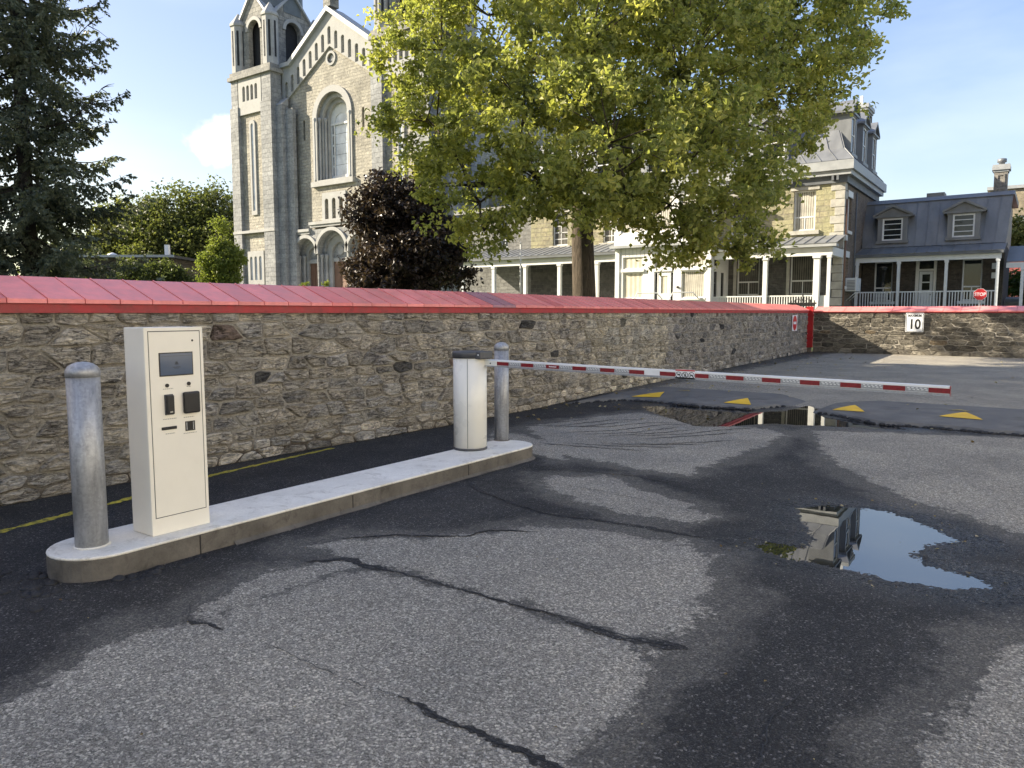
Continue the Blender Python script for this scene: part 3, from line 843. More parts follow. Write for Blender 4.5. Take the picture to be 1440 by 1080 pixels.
def stone_geo(poly, rg, path, lo=.01, hi=.042):
    # cut corners, roughen the outline
    q = []
    n = len(poly)
    for i in range(n):
        p0, p1, p2 = poly[i - 1], poly[i], poly[(i + 1) % n]
        l1 = math.hypot(p1[0] - p0[0], p1[1] - p0[1]); l2 = math.hypot(p2[0] - p1[0], p2[1] - p1[1])
        c = rg.uniform(.006, .03)
        for (pp, l) in ((p0, l1), (p2, l2)):
            t = min(.4, c / max(l, 1e-4)); q.append((p1[0] + (pp[0] - p1[0]) * t, p1[1] + (pp[1] - p1[1]) * t))
        if l2 > .22:
            m = rg.uniform(.4, .6); q.append((p1[0] + (p2[0] - p1[0]) * m, p1[1] + (p2[1] - p1[1]) * m))
    q = [(u + rg.uniform(-.006, .006), max(.0, z + rg.uniform(-.006, .006))) for u, z in q]
    cu = sum(p[0] for p in q) / len(q); cz = sum(p[1] for p in q) / len(q)
    d = rg.uniform(lo, hi); n = len(q); tilt_u, tilt_z = rg.uniform(-.05, .05), rg.uniform(-.09, .09)
    def ring(shrink, dep, jit):
        out = []
        for u, z in q:
            du, dz = u - cu, z - cz; l = math.hypot(du, dz) + 1e-6
            k = max(.15, 1 - shrink / l)
            uu, zz = cu + du * k, cz + dz * k
            out.append(path.pt(uu, zz, dep + (uu - cu) * tilt_u + (zz - cz) * tilt_z + rg.uniform(-jit, jit)))
        return out
    vs = ring(-.004, -.03, 0) + ring(.002, d * .4, .004) + ring(.018, d, .007)
    mid = []
    for u, z in q:
        uu, zz = cu + (u - cu) * .5, cz + (z - cz) * .5
        mid.append(path.pt(uu, zz, d + (uu - cu) * tilt_u + (zz - cz) * tilt_z + rg.uniform(-.013, .013)))
    vs += mid + [path.pt(cu, cz, d + rg.uniform(-.008, .012))]
    fs = []
    for r_ in range(3):
        for i in range(n):
            j = (i + 1) % n; fs.append((r_ * n + i, r_ * n + j, (r_ + 1) * n + j, (r_ + 1) * n + i))
    fs += [(3 * n + i, 3 * n + (i + 1) % n, 4 * n) for i in range(n)]
    return vs, fs, (cu, cz)

def set_tint(me, cols, counts):
    a = me.color_attributes.new('tint', 'FLOAT_COLOR', 'POINT')
    arr = np.ones((len(me.vertices), 4), np.float32); k = 0
    for c, n in zip(cols, counts): arr[k:k + n, :3] = c; k += n
    a.data.foreach_set('color', arr.ravel())

def build_wall(path, name, label, parts_from, um, hm, tint_fn, seed, ridge, cap_w, eave, cap_n, fascia_h=.1, rust=()):
    rg = random.Random(seed)
    mid = path.pt(path.len / 2, 0, -.25)
    root = empty(name, mid, label, 'stone wall')
    # core with mortar face
    us = np.arange(0, path.len + .01, path.len / max(2, int(path.len / .4)))
    f = [path.pt(u, z, 0) for u in us for z in (-.05, WH)]; b_ = [path.pt(u, z, -.5) for u in us for z in (-.05, WH)]
    n = len(us); vs = f + b_; fs = []
    for i in range(n - 1):
        fs += [(2 * i, 2 * i + 2, 2 * i + 3, 2 * i + 1), (2 * n + 2 * i, 2 * n + 2 * i + 1, 2 * n + 2 * i + 3, 2 * n + 2 * i + 2), (2 * i + 1, 2 * i + 3, 2 * n + 2 * i + 3, 2 * n + 2 * i + 1)]
    fs += [(0, 1, 2 * n + 1, 2 * n), (2 * n - 2, 4 * n - 2, 4 * n - 1, 2 * n - 1)]
    MB().add(vs, fs).build('mortar_core', 'mortar', root)
    cells = rubble(path.len, WH, um, hm, rg)
    items = []
    for poly in cells:
        v, fc, (cu, cz) = stone_geo(poly, rg, path)
        c = Vector(path.pt(cu, cz, 0)); dist = c.length
        fw = c.x * -.579 + c.y * .815; rt = c.x * .815 + c.y * .579
        vis = fw > .5 and abs(rt / max(fw, .1)) < .76
        nn = path.at(cu)[1]; ar = max(p[0] for p in poly) - min(p[0] for p in poly); ah = max(p[1] for p in poly) - min(p[1] for p in poly)
        show = ar * ah * abs(nn.dot(c.normalized())) / dist ** 2
        items.append((vis, show, v, fc, tint_fn(cu, cz, rg)))
    items.sort(key=lambda t: (not t[0], -t[1]))
    for it in items[:290]:
        o = MB().add(it[2], it[3], 'stone', False).build('stone', None, root)
        set_tint(o.data, [it[4]], [len(it[2])])
    rest = MB(); cols = []; cnt = []
    for it in items[290:]:
        rest.add(it[2], it[3], 'stone', False); cols.append(it[4]); cnt.append(len(it[2]))
    if cols:
        o = rest.build('rubble_stones', None, root); set_tint(o.data, cols, cnt); o['kind'] = 'stuff'
    # fascia board under the cap
    nb = len(us); vs = []; fs = []
    for u in us:
        for (o_, z) in ((.05, WH), (.05, WH + fascia_h), (-.5, WH + fascia_h), (-.5, WH)): vs.append(path.pt(u, z, o_))
    for i in range(nb - 1):
        for k in range(4): fs.append((4 * i + k, 4 * i + 4 + k, 4 * i + 4 + (k + 1) % 4, 4 * i + (k + 1) % 4))
    fs += [(3, 2, 1, 0), tuple(4 * nb - 4 + k for k in range(4))]
    MB().add(vs, fs).build('fascia', 'red_fascia', root)
    # sheet-metal cap, one object per sheet
    w = path.len / cap_n
    ze, zr = WH + fascia_h + .004, ridge
    for i in range(cap_n):
        u0, u1 = i * w + .005, (i + 1) * w - .004
        lift = rg.uniform(0, .004); e = eave
        # cross-section of a sheet: drip edge, slope, ridge, back slope
        sec = [(e, ze - .022), (e, ze + .012 + lift), (-.5 + cap_w, zr + lift), (-.5 - .12, ze + .012), (-.5 - .12, ze - .02)]
        vs = [path.pt(u, z, o_) for u in (u0, u1) for o_, z in sec]
        fs = [(k, k + 5, k + 6, k + 1) for k in range(4)] + [(4, 3, 2, 1, 0), (5, 6, 7, 8, 9), (0, 4, 9, 5)]
        mb = MB().add(vs, fs, 'cap')
        # raised welt along one edge
        s2 = [path.pt(u, z, o_) for u in (u0, u0 + .014) for o_, z in ((e - .002, ze + .012 + lift), (e - .002, ze + .019 + lift), (-.5 + cap_w, zr + .007 + lift), (-.5 + cap_w, zr + lift))]
        mb.add(s2, [(0, 1, 2, 3), (7, 6, 5, 4), (0, 4, 5, 1), (1, 5, 6, 2), (2, 6, 7, 3), (3, 7, 4, 0)], 'cap')
        o = mb.build('cap_sheet', None, root)
        t = rg.uniform(.9, 1.1); base = (.88 * t, .27 * t, .25 * t)
        if i in rust: base = (.42, .2, .23)
        if rg.random() < .12: base = (.8 * t, .21 * t, .2 * t)
        set_tint(o.data, [base], [len(o.data.vertices)])
    return root

def tint_left(u, z, rg):
    y = u - 6
    k = rg.uniform(.74, 1.2)
    c = np.array((.58, .52, .43)) * k
    if rg.random() < .3: c = np.array((.5, .465, .41)) * k
    if rg.random() < .008: c = np.array((.13, .126, .12))
    if rg.random() < .008: c = np.array((.36, .27, .22)) * k
    if 12.4 < y < 16.6: c = c * 1.12 + np.array((.05, .045, .02))  # paler stretch: grazing sunlight put into the stone colour
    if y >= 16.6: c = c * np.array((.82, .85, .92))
    if z < .22: c *= rg.uniform(.85, 1.5)
    return tuple(c)
def tint_far(u, z, rg):
    k = rg.uniform(.6, 1.2); c = np.array((.24, .222, .19)) * k
    if rg.random() < .06: c = np.array((.3, .24, .17)) * k
    if z < .3 and rg.random() < .4: c *= 1.5
    return tuple(c)
left_path = Path([(-7.0, -6), (-7.0, 4.2), (-6.86, 8), (-6.9, 10.5), (-7.1, 13.2), (-7.28, 16.6), (-7.9, 32.1)])
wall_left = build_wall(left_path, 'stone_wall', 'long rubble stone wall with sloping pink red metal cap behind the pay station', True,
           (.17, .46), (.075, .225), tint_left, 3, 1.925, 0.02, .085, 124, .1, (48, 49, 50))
far_path = Path([(-7.7, 32.15), (9.5, 32.15)])
wall_far = build_wall(far_path, 'stone_wall', 'far dark stone wall with pink cap carrying the speed limit sign', True,
           (.3, .62), (.12, .24), tint_far, 5, 1.85, 0.02, .085, 30, .06)

# ------------------------------------------------------------------ concrete island
def build_island():
    r_ = .285; cx = -4.785; y0, y1 = 1.95 + r_, 6.92 - r_
    pts = [(cx + r_ * math.cos(a), y1 + r_ * math.sin(a)) for a in np.linspace(0, math.pi, 17)] + [(cx + r_ * math.cos(a), y0 + r_ * math.sin(a)) for a in np.linspace(math.pi, 2 * math.pi, 17)]
    root = empty('traffic_island', (cx, 4.4, 0), 'long low concrete island with rounded ends under the barrier and pay station', 'traffic island')
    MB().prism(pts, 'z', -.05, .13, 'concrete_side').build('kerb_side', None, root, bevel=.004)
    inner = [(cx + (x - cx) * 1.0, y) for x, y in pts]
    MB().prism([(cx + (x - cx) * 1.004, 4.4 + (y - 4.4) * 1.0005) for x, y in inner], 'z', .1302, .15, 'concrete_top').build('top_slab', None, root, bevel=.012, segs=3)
    # thin joint grooves across the side face
    for y in (2.75, 4.1, 5.6): MB().box(cx + r_ - .003, cx + r_ + .0035, y - .004, y + .004, 0, .128).build('joint', 'crack', root)
    # low mortar fillet where it meets the asphalt
    lip = [(cx + (r_ + .03) * (math.cos(a)), y1 + (r_ + .03) * math.sin(a)) for a in np.linspace(-.3, 1.2, 8)]
    m2 = MB(); vs = []
    line = [(cx + r_, 3.0 + .25 * k) for k in range(15)] + [(cx + r_ * math.cos(a), y1 + r_ * math.sin(a)) for a in np.linspace(0, 1.3, 7)]
    for k, (x, y) in enumerate(line):
        dx, dy = (1, 0) if k < 15 else ((x - cx) / r_, (y - y1) / r_)
        w = rnd.uniform(.015, .04)
        vs += [(x - dx * .004, y - dy * .004, .028), (x + dx * w, y + dy * w, .001)]
    m2.add(vs, [(2 * k, 2 * k + 1, 2 * k + 3, 2 * k + 2) for k in range(len(line) - 1)]).build('mortar_fillet', mat='concrete_side', parent=root)
build_island()

# ------------------------------------------------------------------ steel bollards
def build_bollards():
    lab = ['wide galvanised steel bollard with domed cap beside the pay station', 'slimmer shiny steel bollard with domed cap behind the barrier cabinet']
    for k, (x, y, r_, top, stain) in enumerate(((-4.8, 2.2, .094, 1.215, 0), (-5.0, 6.83, .082, 1.185, 1))):
        root = empty('bollard', (x, y, .15), lab[k], 'bollard', 'steel bollards on the concrete island')
        MB().lathe([(r_, 0), (r_, top - .15 - .005)], (x, y, .1505), 40).build('post', 'galv', root)
        c = MB().lathe([(r_ * 1.03, top - .155), (r_ * 1.03, top - .12), (r_ * .98, top - .108), (r_ * .86, top - .092), (r_ * .6, top - .075), (r_ * .3, top - .066), (0.0001, top - .063)], (x, y, .1505), 40).build('cap', 'galv', root)
        MB().lathe([(r_ + .012, -.001), (r_ + .006, .006)], (x, y, .1512), 40).build('grout_ring', 'concrete_side' if stain else 'concrete_top', root)
build_bollards()

# ------------------------------------------------------------------ pay station
def build_kiosk():
    x0, x1, y0, y1, z0, z1 = -4.89, -4.645, 2.508, 2.916, .1515, 1.506
    root = empty('pay_station', ((x0 + x1) / 2, (y0 + y1) / 2, .15), 'tall cream parking pay station with screen and black card readers', 'pay station')
    MB().box(x0, x1 - .004, y0, y1, z0, z1).build('housing', 'cream', root, bevel=.006)
    F = x1
    # front rim and recessed door; a dark plate in the groove paints its shade
    plate('front_rim', rect(y0 + .001, y1 - .001, z0, z1 - .001), [rect(y0 + .025, y1 - .02, .262, z1 - .022)], F, .0038, 'x', 'cream', root)
    door = plate('front_door', rect(y0 + .031, y1 - .026, .268, z1 - .028), [], F + .001, .0046, 'x', 'cream', root)
    plate('gap_shade', rect(y0 + .02, y1 - .015, .257, z1 - .017), [], F - .003, .0006, 'x', 'cream_shade', root)
    D = F + .001
    def bx(name, u0, u1, v0, v1, out, mat, bev=.002, par=root, base=0):
        mb = MB(); abox(mb, 'x', u0, u1, v0, v1, D, -out, -base)
        return mb.build(name, mat, par, bevel=bev)
    sc = bx('screen', 2.600, 2.836, 1.188, 1.343, .004, 'black_plastic', .0015)
    ds = bx('display', 2.607, 2.829, 1.196, 1.336, .0052, 'screen', 0, sc, .0041)
    mb = MB()
    abox(mb, 'x', 2.69, 2.745, 1.243, 1.248, D, -.0056, -.0054); abox(mb, 'x', 2.70, 2.735, 1.236, 1.239, D, -.0056, -.0054)
    mb.prism(circ(2.718, 1.272, .011, 12), 'x', D + .0054, D + .0056); abox(mb, 'x', 2.705, 2.731, 1.262, 1.27, D, -.0058, -.00561); abox(mb, 'x', 2.612, 2.824, 1.318, 1.32, D, -.0056, -.0054)
    m2 = mb.build('screen_mark', 'screen_mark', sc); m2['kind'] = 'stuff'
    def disc(name, u, v, r_, out, mat):
        mb = MB(); mb.prism(circ(u, v, r_, 20), 'x', D, D + out); return mb.build(name, mat, root)
    disc('camera_hole', 2.838, 1.417, .0075, .001, 'black_plastic')
    disc('round_button', 2.648, 1.128, .0125, .006, 'black_plastic'); disc('round_button', 2.800, 1.13, .0125, .006, 'black_plastic')
    rd = bx('card_reader', 2.630, 2.679, .94, 1.065, .032, 'black_plastic', .006)
    mb = MB(); abox(mb, 'x', 2.645, 2.664, .952, .960, D, -.0328, -.0322); mb.build('reader_light', 'print_grey', rd)
    rdb = bx('reader_bezel', 2.625, 2.684, .935, 1.07, .01, 'grey_plastic', .003)
    bx('contactless_pad', 2.750, 2.865, .932, 1.077, .03, 'black_plastic', .012)
    bx('ticket_slot', 2.598, 2.702, .838, .858, .008, 'black_plastic', .003)
    tk = plate('receipt_tray', rect(2.764, 2.832, .813, .878), [rect(2.770, 2.826, .819, .872)], D + .005, .0049, 'x', 'black_plastic', root)
    mb = MB(); abox(mb, 'x', 2.770, 2.826, .819, .872, D, -.0012, -.0002); mb.build('tray_back', 'black_plastic', tk)
    for a in (2.771, 2.819):
        mb = MB(); abox(mb, 'x', a, a + .006, .82, .871, D, -.003, -.0014); mb.build('tray_guide', 'tape_silver', tk)
    # engraved captions, too worn and small to read: faint grey bars
    mb = MB()
    for u0, u1, v in ((2.62, 2.69, 1.103), (2.785, 2.815, 1.108), (2.612, 2.705, .905), (2.755, 2.83, .903), (2.625, 2.69, .808), (2.75, 2.845, .795)):
        u = u0
        while u < u1:
            w = rnd.uniform(.006, .014); abox(mb, 'x', u, min(u1, u + w), v, v + .006, D, -.0004, -.0001); u += w + .003
    mb.build('caption', 'print_grey', root)['kind'] = 'stuff'
build_kiosk()

# ------------------------------------------------------------------ barrier
def build_barrier():
    cx, cy, r_ = -4.955, 6.2, .178
    root = empty('parking_barrier', (cx, cy, .15), 'white cylindrical barrier cabinet holding a lowered red and white striped arm', 'barrier gate')
    MB().lathe([(r_ + .004, 0), (r_ + .004, .022)], (cx, cy, .1515), 48).build('base_ring', 'grey_plastic', root)
    MB().lathe([(r_, .024), (r_, .975)], (cx, cy, .1515), 48).build('cabinet', 'white_coat', root)
    # vertical shutter seam and edge strips
    mb = MB()
    for a in (-1.05,):
        x, y = cx + r_ * math.cos(a), cy + r_ * math.sin(a)
        mb.lathe([(.0028, .03), (.0028, .97)], (x, y, .1515), 8)
    mb.build('cabinet_seam', 'grey_plastic', root)
    lid = MB().lathe([(r_ + .006, .976), (r_ + .007, 1.03), (r_ + .002, 1.043), (r_ * .6, 1.05), (.0001, 1.052)], (cx, cy, .1515), 48, 'grey_plastic').build('lid', None, root)
    mb = MB(); mb.prism([(cx + .06, cy - .1), (cx + .215, cy - .1), (cx + .225, cy - .05), (cx + .225, cy + .1), (cx + .06, cy + .14)], 'z', 1.122, 1.2, 'grey_plastic').build('lid_nose', None, root, bevel=.012)
    mb = MB(); mb.prism(circ(cx + .19, 1.165, .008, 10), 'y', cy - .104, cy - .0995, 'white_arm').build('lid_screw', None, lid)
    # arm: slightly drooping along +x
    fy = cy + .03; L0, L1 = -4.86, -.532; zt = lambda x: 1.115 - .0435 * (x + 4.74) / 4.2
    def seg(mb, xa, xb, da, db, y0, y1, mat=None):
        za, zb = zt(xa), zt(xb)
        mb.hexa([(xa, y0, za - db), (xb, y0, zb - db), (xb, y1, zb - db), (xa, y1, za - db)], [(xa, y0, za - da), (xb, y0, zb - da), (xb, y1, zb - da), (xa, y1, za - da)], mat)
    mb = MB(); seg(mb, L0, L1, 0, .074, fy, fy + .045); arm = mb.build('barrier_arm', 'white_arm', root, bevel=.006)
    mb = MB(); seg(mb, L0, L1 + .003, .058, .076, fy - .004, fy + .048); mb.build('rubber_edge', 'tape_silver', arm)
    mb = MB(); seg(mb, L1 - .001, L1 + .004, -.001, .077, fy - .003, fy + .047); mb.build('end_cap', 'tape_red', arm, bevel=.002)
    mb = MB(); seg(mb, L0 - .05, L0 + .24, .012, .066, fy - .006, fy + .05); mb.build('arm_clamp', 'white_coat', arm, bevel=.004)
    mb = MB(); mb.prism(circ(-4.7, zt(-4.7) - .04, .008, 10), 'y', fy - .009, fy - .0062); mb.build('clamp_bolt', 'grey_plastic', arm)
    x = -4.62; k = 0
    while x < L1 - .05:
        xe = min(x + .152, L1)
        mb = MB()
        if k == 11: pass
        if not (k == 11):
            seg(mb, x, xe - .001, .019, .056, fy - .0012, fy - .0002)
            s = mb.build('red_stripe' if k % 2 == 0 else 'silver_stripe', 'tape_red' if k % 2 == 0 else 'tape_silver', arm)
            if k == 4:
                m2 = MB(); u = x + .035
                for q in range(7):
                    w = rnd.uniform(.007, .013); seg(m2, u, u + w, .030 + .002 * (q % 2), .042, fy - .0016, fy - .0013); u += w + .003
                m2.build('worn_lettering', 'white_arm', s)
            if k % 2:
                m2 = MB()
                for q in range(5):
                    seg(m2, x + .012 + q * .028, x + .028 + q * .028, .024, .030, fy - .0015, fy - .0013); seg(m2, x + .02 + q * .028, x + .036 + q * .028, .036, .042, fy - .0015, fy - .0013)
                m2.build('honeycomb_print', 'grey_plastic' if False else 'white_arm', s)
        x = xe; k += 1
    # three-pictogram warning plate
    px0, px1 = -2.645, -2.465; zc = zt(-2.555) - .036
    pl = plate('warning_plate', rect(px0, px1, zc - .037, zc + .047), [], fy - .004, .003, 'y', 'white_arm', arm)
    MB().box(px0, px1, fy - .0048, fy - .0041, zc + .033, zc + .045).build('red_band', 'sign_red', pl)
    for q in range(3):
        c = px0 + .03 + q * .06
        plate('prohibition_ring', circ(c, zc - .002, .028), [circ(c, zc - .002, .0235)], fy - .0052, .001, 'y', 'sign_black', pl)
        g = MB()
        if q == 0: g.prism([(c - .014, zc - .006), (c + .013, zc - .006), (c + .013, zc + .008), (c + .002, zc + .008), (c - .003, zc), (c - .014, zc)], 'y', fy - .0052, fy - .0043)
        elif q == 1:
            g.prism(circ(c + .003, zc + .012, .004, 10), 'y', fy - .0052, fy - .0043)
            g.prism([(c - .004, zc + .007), (c + .006, zc + .007), (c + .009, zc - .004), (c + .003, zc - .006), (c + .006, zc - .02), (c + .001, zc - .02), (c - .002, zc - .008), (c - .01, zc - .02), (c - .013, zc - .018), (c - .004, zc - .002)], 'y', fy - .0052, fy - .0043)
        else:
            g.prism(circ(c - .01, zc - .007, .006, 10), 'y', fy - .0052, fy - .0043); g.prism(circ(c + .01, zc - .007, .006, 10), 'y', fy - .0052, fy - .0043)
            g.prism([(c - .01, zc - .006), (c + .006, zc + .008), (c + .01, zc - .006), (c + .004, zc - .004)], 'y', fy - .0052, fy - .0043)
        g.build('pictogram', 'sign_black', pl)
        MB().prism([(c - .021, zc + .015), (c - .018, zc + .018), (c + .021, zc - .019), (c + .018, zc - .022)], 'y', fy - .0058, fy - .0053).build('slash', 'sign_black', pl)
build_barrier()

# ------------------------------------------------------------------ speed humps with yellow triangles
def build_humps():
    specs = [('speed_hump', 'low asphalt speed hump nearest the stone wall with dark broken edge', -6.85, -3.45, lambda x: 12.3 + .05 * math.sin(x * 3) + (.9 * max(0, (x + 3.9) / .45) if x > -3.9 else 0) - (.0 if x > -6.2 else (x + 6.2) * -1.6), lambda x: 15.2 - max(0, x + 4.2) * 1.4),
             ('speed_hump', 'low asphalt speed hump right of the gap with a worn faded triangle', -2.98, 2.4, lambda x: (12.62 - min(1, max(0, (x + 2.98)) / 1.2) * .85) + .04 * math.sin(x * 4), lambda x: 15.1 if x > -2.4 else 14.2 + (x + 2.98) * 1.5)]
    for nm, lab, xa, xb, fn, bn in specs:
        root = empty(nm, ((xa + xb) / 2, 13.5, 0), lab, 'speed bump', 'asphalt speed humps')
        nx = int((xb - xa) / .05); vs = []; fs = []; rows = [0, .02, .1, .25, .45, .7, .9, 1]
        jit = 0
        for i in range(nx + 1):
            x = xa + (xb - xa) * i / nx; jit = jit * .6 + rnd.uniform(-.03, .03)
            y0, y1 = fn(x) + jit, bn(x)
            side = min(1, min(i, nx - i) * .05 / .2)
            vs.append((x, y0 - .03, -.01))
            for t in rows:
                h = (.038 + .035 * math.sin(math.pi * min(1, t * 1.25 + .1))) * (1 - t ** 3) * side
                vs.append((x, y0 + (y1 - y0) * t, h - .004 * (t == 1)))
        m = len(rows) + 1
        for i in range(nx):
            for k in range(m - 1): fs.append((i * m + k, (i + 1) * m + k, (i + 1) * m + k + 1, i * m + k + 1))
        MB().add(vs, fs, 'hump', True).build('hump_surface', None, root)
        # ragged black edge of the overlay
        mb = MB()
        for i in range(nx * 2):
            x = xa + .1 + (xb - xa - .2) * rnd.random(); y = fn(x) - .035 + rnd.uniform(-.03, .02); r_ = rnd.uniform(.02, .05)
            mb.lathe([(r_, 0), (r_ * .9, r_ * .5), (r_ * .4, r_ * .8), (.0001, r_ * .85)], (x, y, -.005), 6, 'fresh_tar')
        mb.build('broken_edge', None, root)['kind'] = 'stuff'
        def tri(pts, mat, name='yellow_triangle'):
            n = 8; v = []; f = []
            a, b, c = [Vector((*p, 0)) for p in pts]
            for i in range(n + 1):
                for j in range(n + 1 - i):
                    p = a + (b - a) * i / n + (c - a) * j / n
                    y0, y1 = fn(p.x), bn(p.x); t = min(1, max(0, (p.y - y0) / (y1 - y0)))
                    h = (.038 + .035 * math.sin(math.pi * min(1, t * 1.25 + .1))) * (1 - t ** 3)
                    v.append((p.x, p.y, h + .007))
            idx = lambda i, j: sum(n + 1 - q for q in range(i)) + j
            for i in range(n):
                for j in range(n - i):
                    f.append((idx(i, j), idx(i + 1, j), idx(i, j + 1)))
                    if j < n - i - 1: f.append((idx(i + 1, j), idx(i + 1, j + 1), idx(i, j + 1)))
            return MB().add(v, f).build(name, mat, root)
        if xa < -5:
            tri([(-6.15, 12.46), (-5.66, 12.62), (-5.95, 13.5)], 'yellow'); tri([(-4.42, 12.5), (-3.95, 12.5), (-4.28, 13.35)], 'yellow')
            tri([(-6.0, 14.2), (-5.7, 14.2), (-5.85, 14.5)], 'yellow_faded', 'faded_triangle')
        else:
            tri([(-2.68, 12.58), (-2.2, 12.55), (-2.5, 13.4)], 'yellow'); tri([(-1.2, 12.62), (-.64, 12.55), (-.93, 13.55)], 'yellow')
            tri([(-1.2, 13.75), (-.85, 13.75), (-1.03, 14.1)], 'yellow_faded', 'faded_triangle')
build_humps()

# ------------------------------------------------------------------ signs and gate post
def build_signs():
    y = 32.02
    r_ = empty('speed_limit_sign', (-4.01, y, 1.24), 'white speed sign reading MAXIMUM 10 on the far stone wall', 'sign')
    o = rect(-4.32, -3.71, .88, 1.6)
    plate('plate', o, [], y, .008, 'y', 'sign_white', r_)
    plate('border', rect(-4.30, -3.73, .90, 1.58), [rect(-4.285, -3.745, .915, 1.565)], y - .003, .0025, 'y', 'sign_black', r_)
    text_mb('MAXIMUM', .125, -4.015, 1.49, y - .003, bold=.004, sx=.78).build('lettering', 'sign_black', r_)
    text_mb('10', .52, -4.01, 1.155, y - .003, bold=.012, sx=.8).build('numeral', 'sign_black', r_)
    # no-entry sign on the long wall, seen edge-on
    p, n = left_path.at(left_path.len - 2.75); x = p.x + .08
    r2 = empty('no_entry_sign', (x, p.y, 1.22), 'white square no entry sign with red disc on the stone wall near the gate', 'sign')
    yc = p.y
    plate('plate', rect(yc - .34, yc + .34, .92, 1.52), [], x, .01, 'x', 'sign_white', r2)
    MB().prism(circ(yc, 1.22, .28, 32), 'x', x + .001, x + .004).build('red_disc', 'sign_red', r2)
    MB().box(x + .0045, x + .006, yc - .2, yc + .2, 1.17, 1.27).build('white_bar', 'sign_white', r2)
    # stop sign behind the far wall
    sx, sy = -2.05, 33.6
    r3 = empty('stop_sign', (sx, sy, 0), 'red octagonal STOP sign standing behind the far wall', 'sign')
    oc = lambda k: [(sx + k * math.cos(R(22.5 + 45 * i)), 2.3 + k * math.sin(R(22.5 + 45 * i))) for i in range(8)]
    plate('plate', oc(.235), [], sy, .006, 'y', 'sign_white', r3)
    plate('red_face', oc(.222), [], sy - .003, .0028, 'y', 'sign_red', r3)
    text_mb('STOP', .175, sx, 2.298, sy - .005, bold=.004, sx=.88).build('lettering', 'sign_white', r3)
    MB().box(sx - .025, sx + .025, sy + .008, sy + .048, 0, 2.4).build('post', 'galv', r3)
    # red steel gate post in the corner
    g = empty('gate_post', (-7.75, 31.95, 0), 'red painted steel gate post in the corner of the walls', 'post')
    MB().box(-7.93, -7.66, 31.86, 31.98, .2, 1.86).build('post', 'red_post', g, bevel=.008)
    MB().box(-7.90, -7.69, 31.88, 31.96, .0, .2).build('foot', 'brown_brick', g)
    for z in (.55, 1.45): MB().lathe([(.035, 0), (.035, .12)], (-7.66, 31.85, z), 10).build('hinge', 'red_post', g)
    # black iron gate crest beyond
    c = empty('iron_gate', (-8.3, 32.75, 0), 'black wrought iron gate crest with finials showing above the red cap', 'gate')
    mb = MB(); mb.box(-8.85, -7.82, 32.72, 32.8, 1.88, 1.97); mb.box(-8.9, -7.77, 32.71, 32.81, 1.972, 2.03); mb.build('top_rail', 'iron', c)
    mb = MB()
    for k in range(9): mb.box(-8.8 + k * .12, -8.78 + k * .12, 32.75, 32.77, .05, 1.878)
    mb.build('bar', 'iron', c)
    for k, h in enumerate((.1, .14, .22, .42, .22, .14, .1)):
        x_ = -8.78 + k * .155
        MB().lathe([(.012, 0), (.03, h * .3), (.012, h * .5), (.035, h * .72), (.006, h * .95), (.0001, h)], (x_, 32.76, 2.0305), 10).build('finial', 'iron', c)
    mb = MB()
    for sgn in (-1, 1):
        mb.tube([(-8.31 + sgn * (.05 + .3 * t), 32.76, 2.06 + .12 * math.sin(t * 3.1)) for t in np.linspace(0, 1, 9)], .012, 6)
    mb.build('scroll', 'iron', c)
build_signs()

